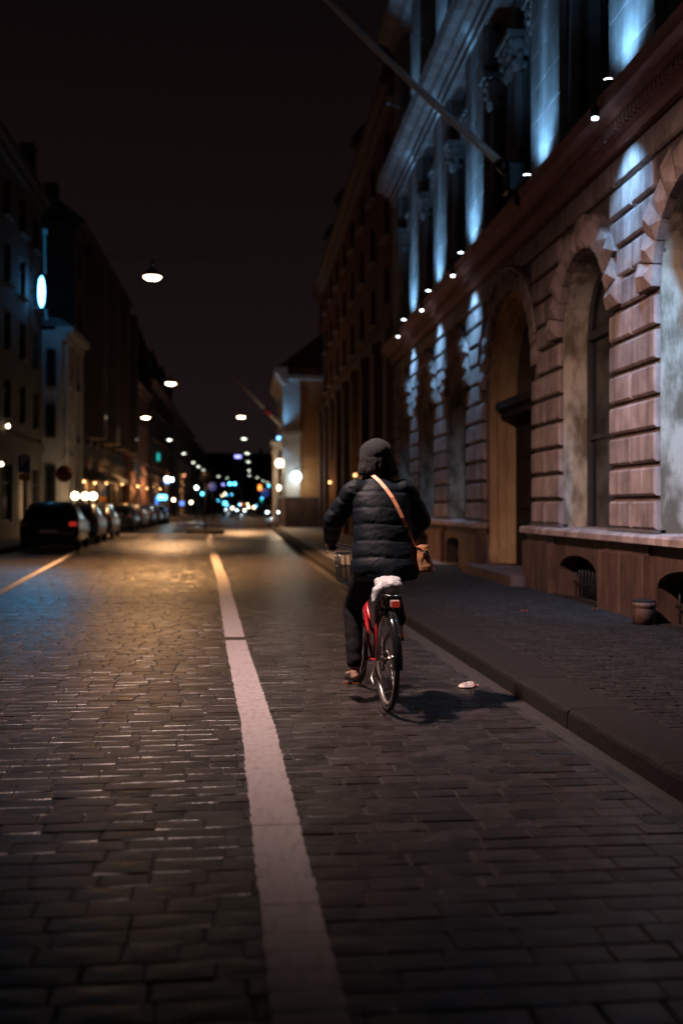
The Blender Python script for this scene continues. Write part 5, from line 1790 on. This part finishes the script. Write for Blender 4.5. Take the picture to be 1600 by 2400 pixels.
# ------------------------------------------------------------------ shoulder bag
bag = thing('shoulder_bag', 'small brown leather bag on an orange strap across the rider\'s back', 'bag', BIKE_LOC, BIKE_RZ)
tree = BVHTree.FromPolygons([v.co for v in coat_me.vertices], [tuple(p.vertices) for p in coat_me.polygons])
path = [(-.045, 1.625), (-.02, 1.605), (.015, 1.565), (.05, 1.51), (.085, 1.45), (.118, 1.38), (.148, 1.31), (.178, 1.245), (.205, 1.185), (.226, 1.14), (.238, 1.105)]
pts = []
for (x, z) in path:
    hit = tree.ray_cast(Vector((x, -1, z)), Vector((0, 1, 0)))
    pts.append(Vector((x, (hit[0].y if hit[0] else .2), z)))
for _ in range(2):
    pts = [pts[0]] + [Vector((q.x, min(q.y, (p.y + r.y) / 2 + .002), q.z)) for p, q, r in zip(pts, pts[1:], pts[2:])] + [pts[-1]]
fine = []
for p, q in zip(pts, pts[1:]):
    for k in range(4):
        fine.append(p.lerp(q, k / 4))
fine.append(pts[-1])
sb = MB()
rows = []
for i, p in enumerate(fine):
    t = (fine[min(i + 1, len(fine) - 1)] - fine[max(i - 1, 0)]).normalized()
    n_ = Vector((0, -1, 0))
    w = t.cross(n_).normalized()
    n_ = w.cross(t).normalized()
    if n_.y > 0: n_ = -n_
    hw = .0125 if i < len(fine) * .72 else .0065
    c = p + n_ * .009
    rows.append([c - w * hw - n_ * .002, c + w * hw - n_ * .002, c + w * hw + n_ * .003, c - w * hw + n_ * .003])
sb.loft(rows, smooth=False)
M['strap'] = mat('orange_leather', (.85, .34, .19), (.90, .42, .26), rough=.45, scale=30)
M['bag'] = mat('bronze_leather', (.30, .14, .07), (.46, .25, .13), rough=.28, scale=9, bump=.3, bscale=50, coat=.3)
sb.build('strap', M['strap'], bag)
jb = pts[int(len(pts) * .62)]
MB().cbox(fine[int(len(fine) * .73)] + Vector((0, -.008, 0)), (.020, .010, .034), .003).build('buckle', M['chrome'], bag)
BC = Vector((.288, .165, 0))
bg = MB()
rings = []
for z, hx, hy in ((.925, .050, .060), (.935, .064, .078), (.97, .064, .076), (1.03, .052, .062), (1.08, .040, .046), (1.105, .034, .036), (1.115, .026, .024)):
    rings.append([(BC.x + (1.12 - z) * .10 + hx * math.copysign(abs(math.cos(a)) ** .6, math.cos(a)), BC.y + hy * math.copysign(abs(math.sin(a)) ** .6, math.sin(a)), z) for a in [2 * PI * k / 24 for k in range(24)]])
bg.loft(rings)
finish(evaluated(bg, .006, 2, 'pouch'), M['bag'], 'pouch', bag, lambda c, n_: .007 * noise.noise(Vector((c.x * 30, c.y * 30, c.z * 12))))
MB().tube([(BC.x - .045, BC.y - .02, 1.105), (BC.x - .02, BC.y - .05, 1.118), (BC.x + .03, BC.y - .04, 1.115), (BC.x + .05, BC.y, 1.10)], .005, seg=6).build('handle', M['strap'], bag)
MB().cbox((BC.x + .002, BC.y - .056, 1.055), (.020, .016, .038), .005).build('clasp', M['chrome'], bag)

# ------------------------------------------------------------------ white plastic bag on the rack
pb = MB()
pb.sphere((.012, -.08, .862), (.075, .12, .062), 20, 14)
pb.sphere((-.01, .02, .865), (.07, .09, .05), 18, 12)
limb(pb, [(-.05, -.09, .845), (-.088, -.10, .815), (-.105, -.115, .755)], [.038, .036, .026])
pb.sphere((.075, -.16, .812), (.02, .03, .012), 10, 6)
pme = evaluated(pb, .006, 2, 'plastic_bag')
M['plastic'] = mat('white_plastic_film', (.50, .52, .56), (.60, .62, .65), rough=.35, scale=12, bump=.5, bscale=45)
pbag = finish(pme, M['plastic'], 'plastic_bag', None, lambda c, n_: .015 * (abs(noise.noise(Vector((c.x * 15, c.y * 9, c.z * 17)))) - .2) + .0015 * noise.noise(c * 60))
pbag.location = BIKE_LOC
pbag.rotation_euler = (0, 0, BIKE_RZ)
tag(pbag, 'crumpled white plastic bag lying on the bicycle rack', 'plastic bag')
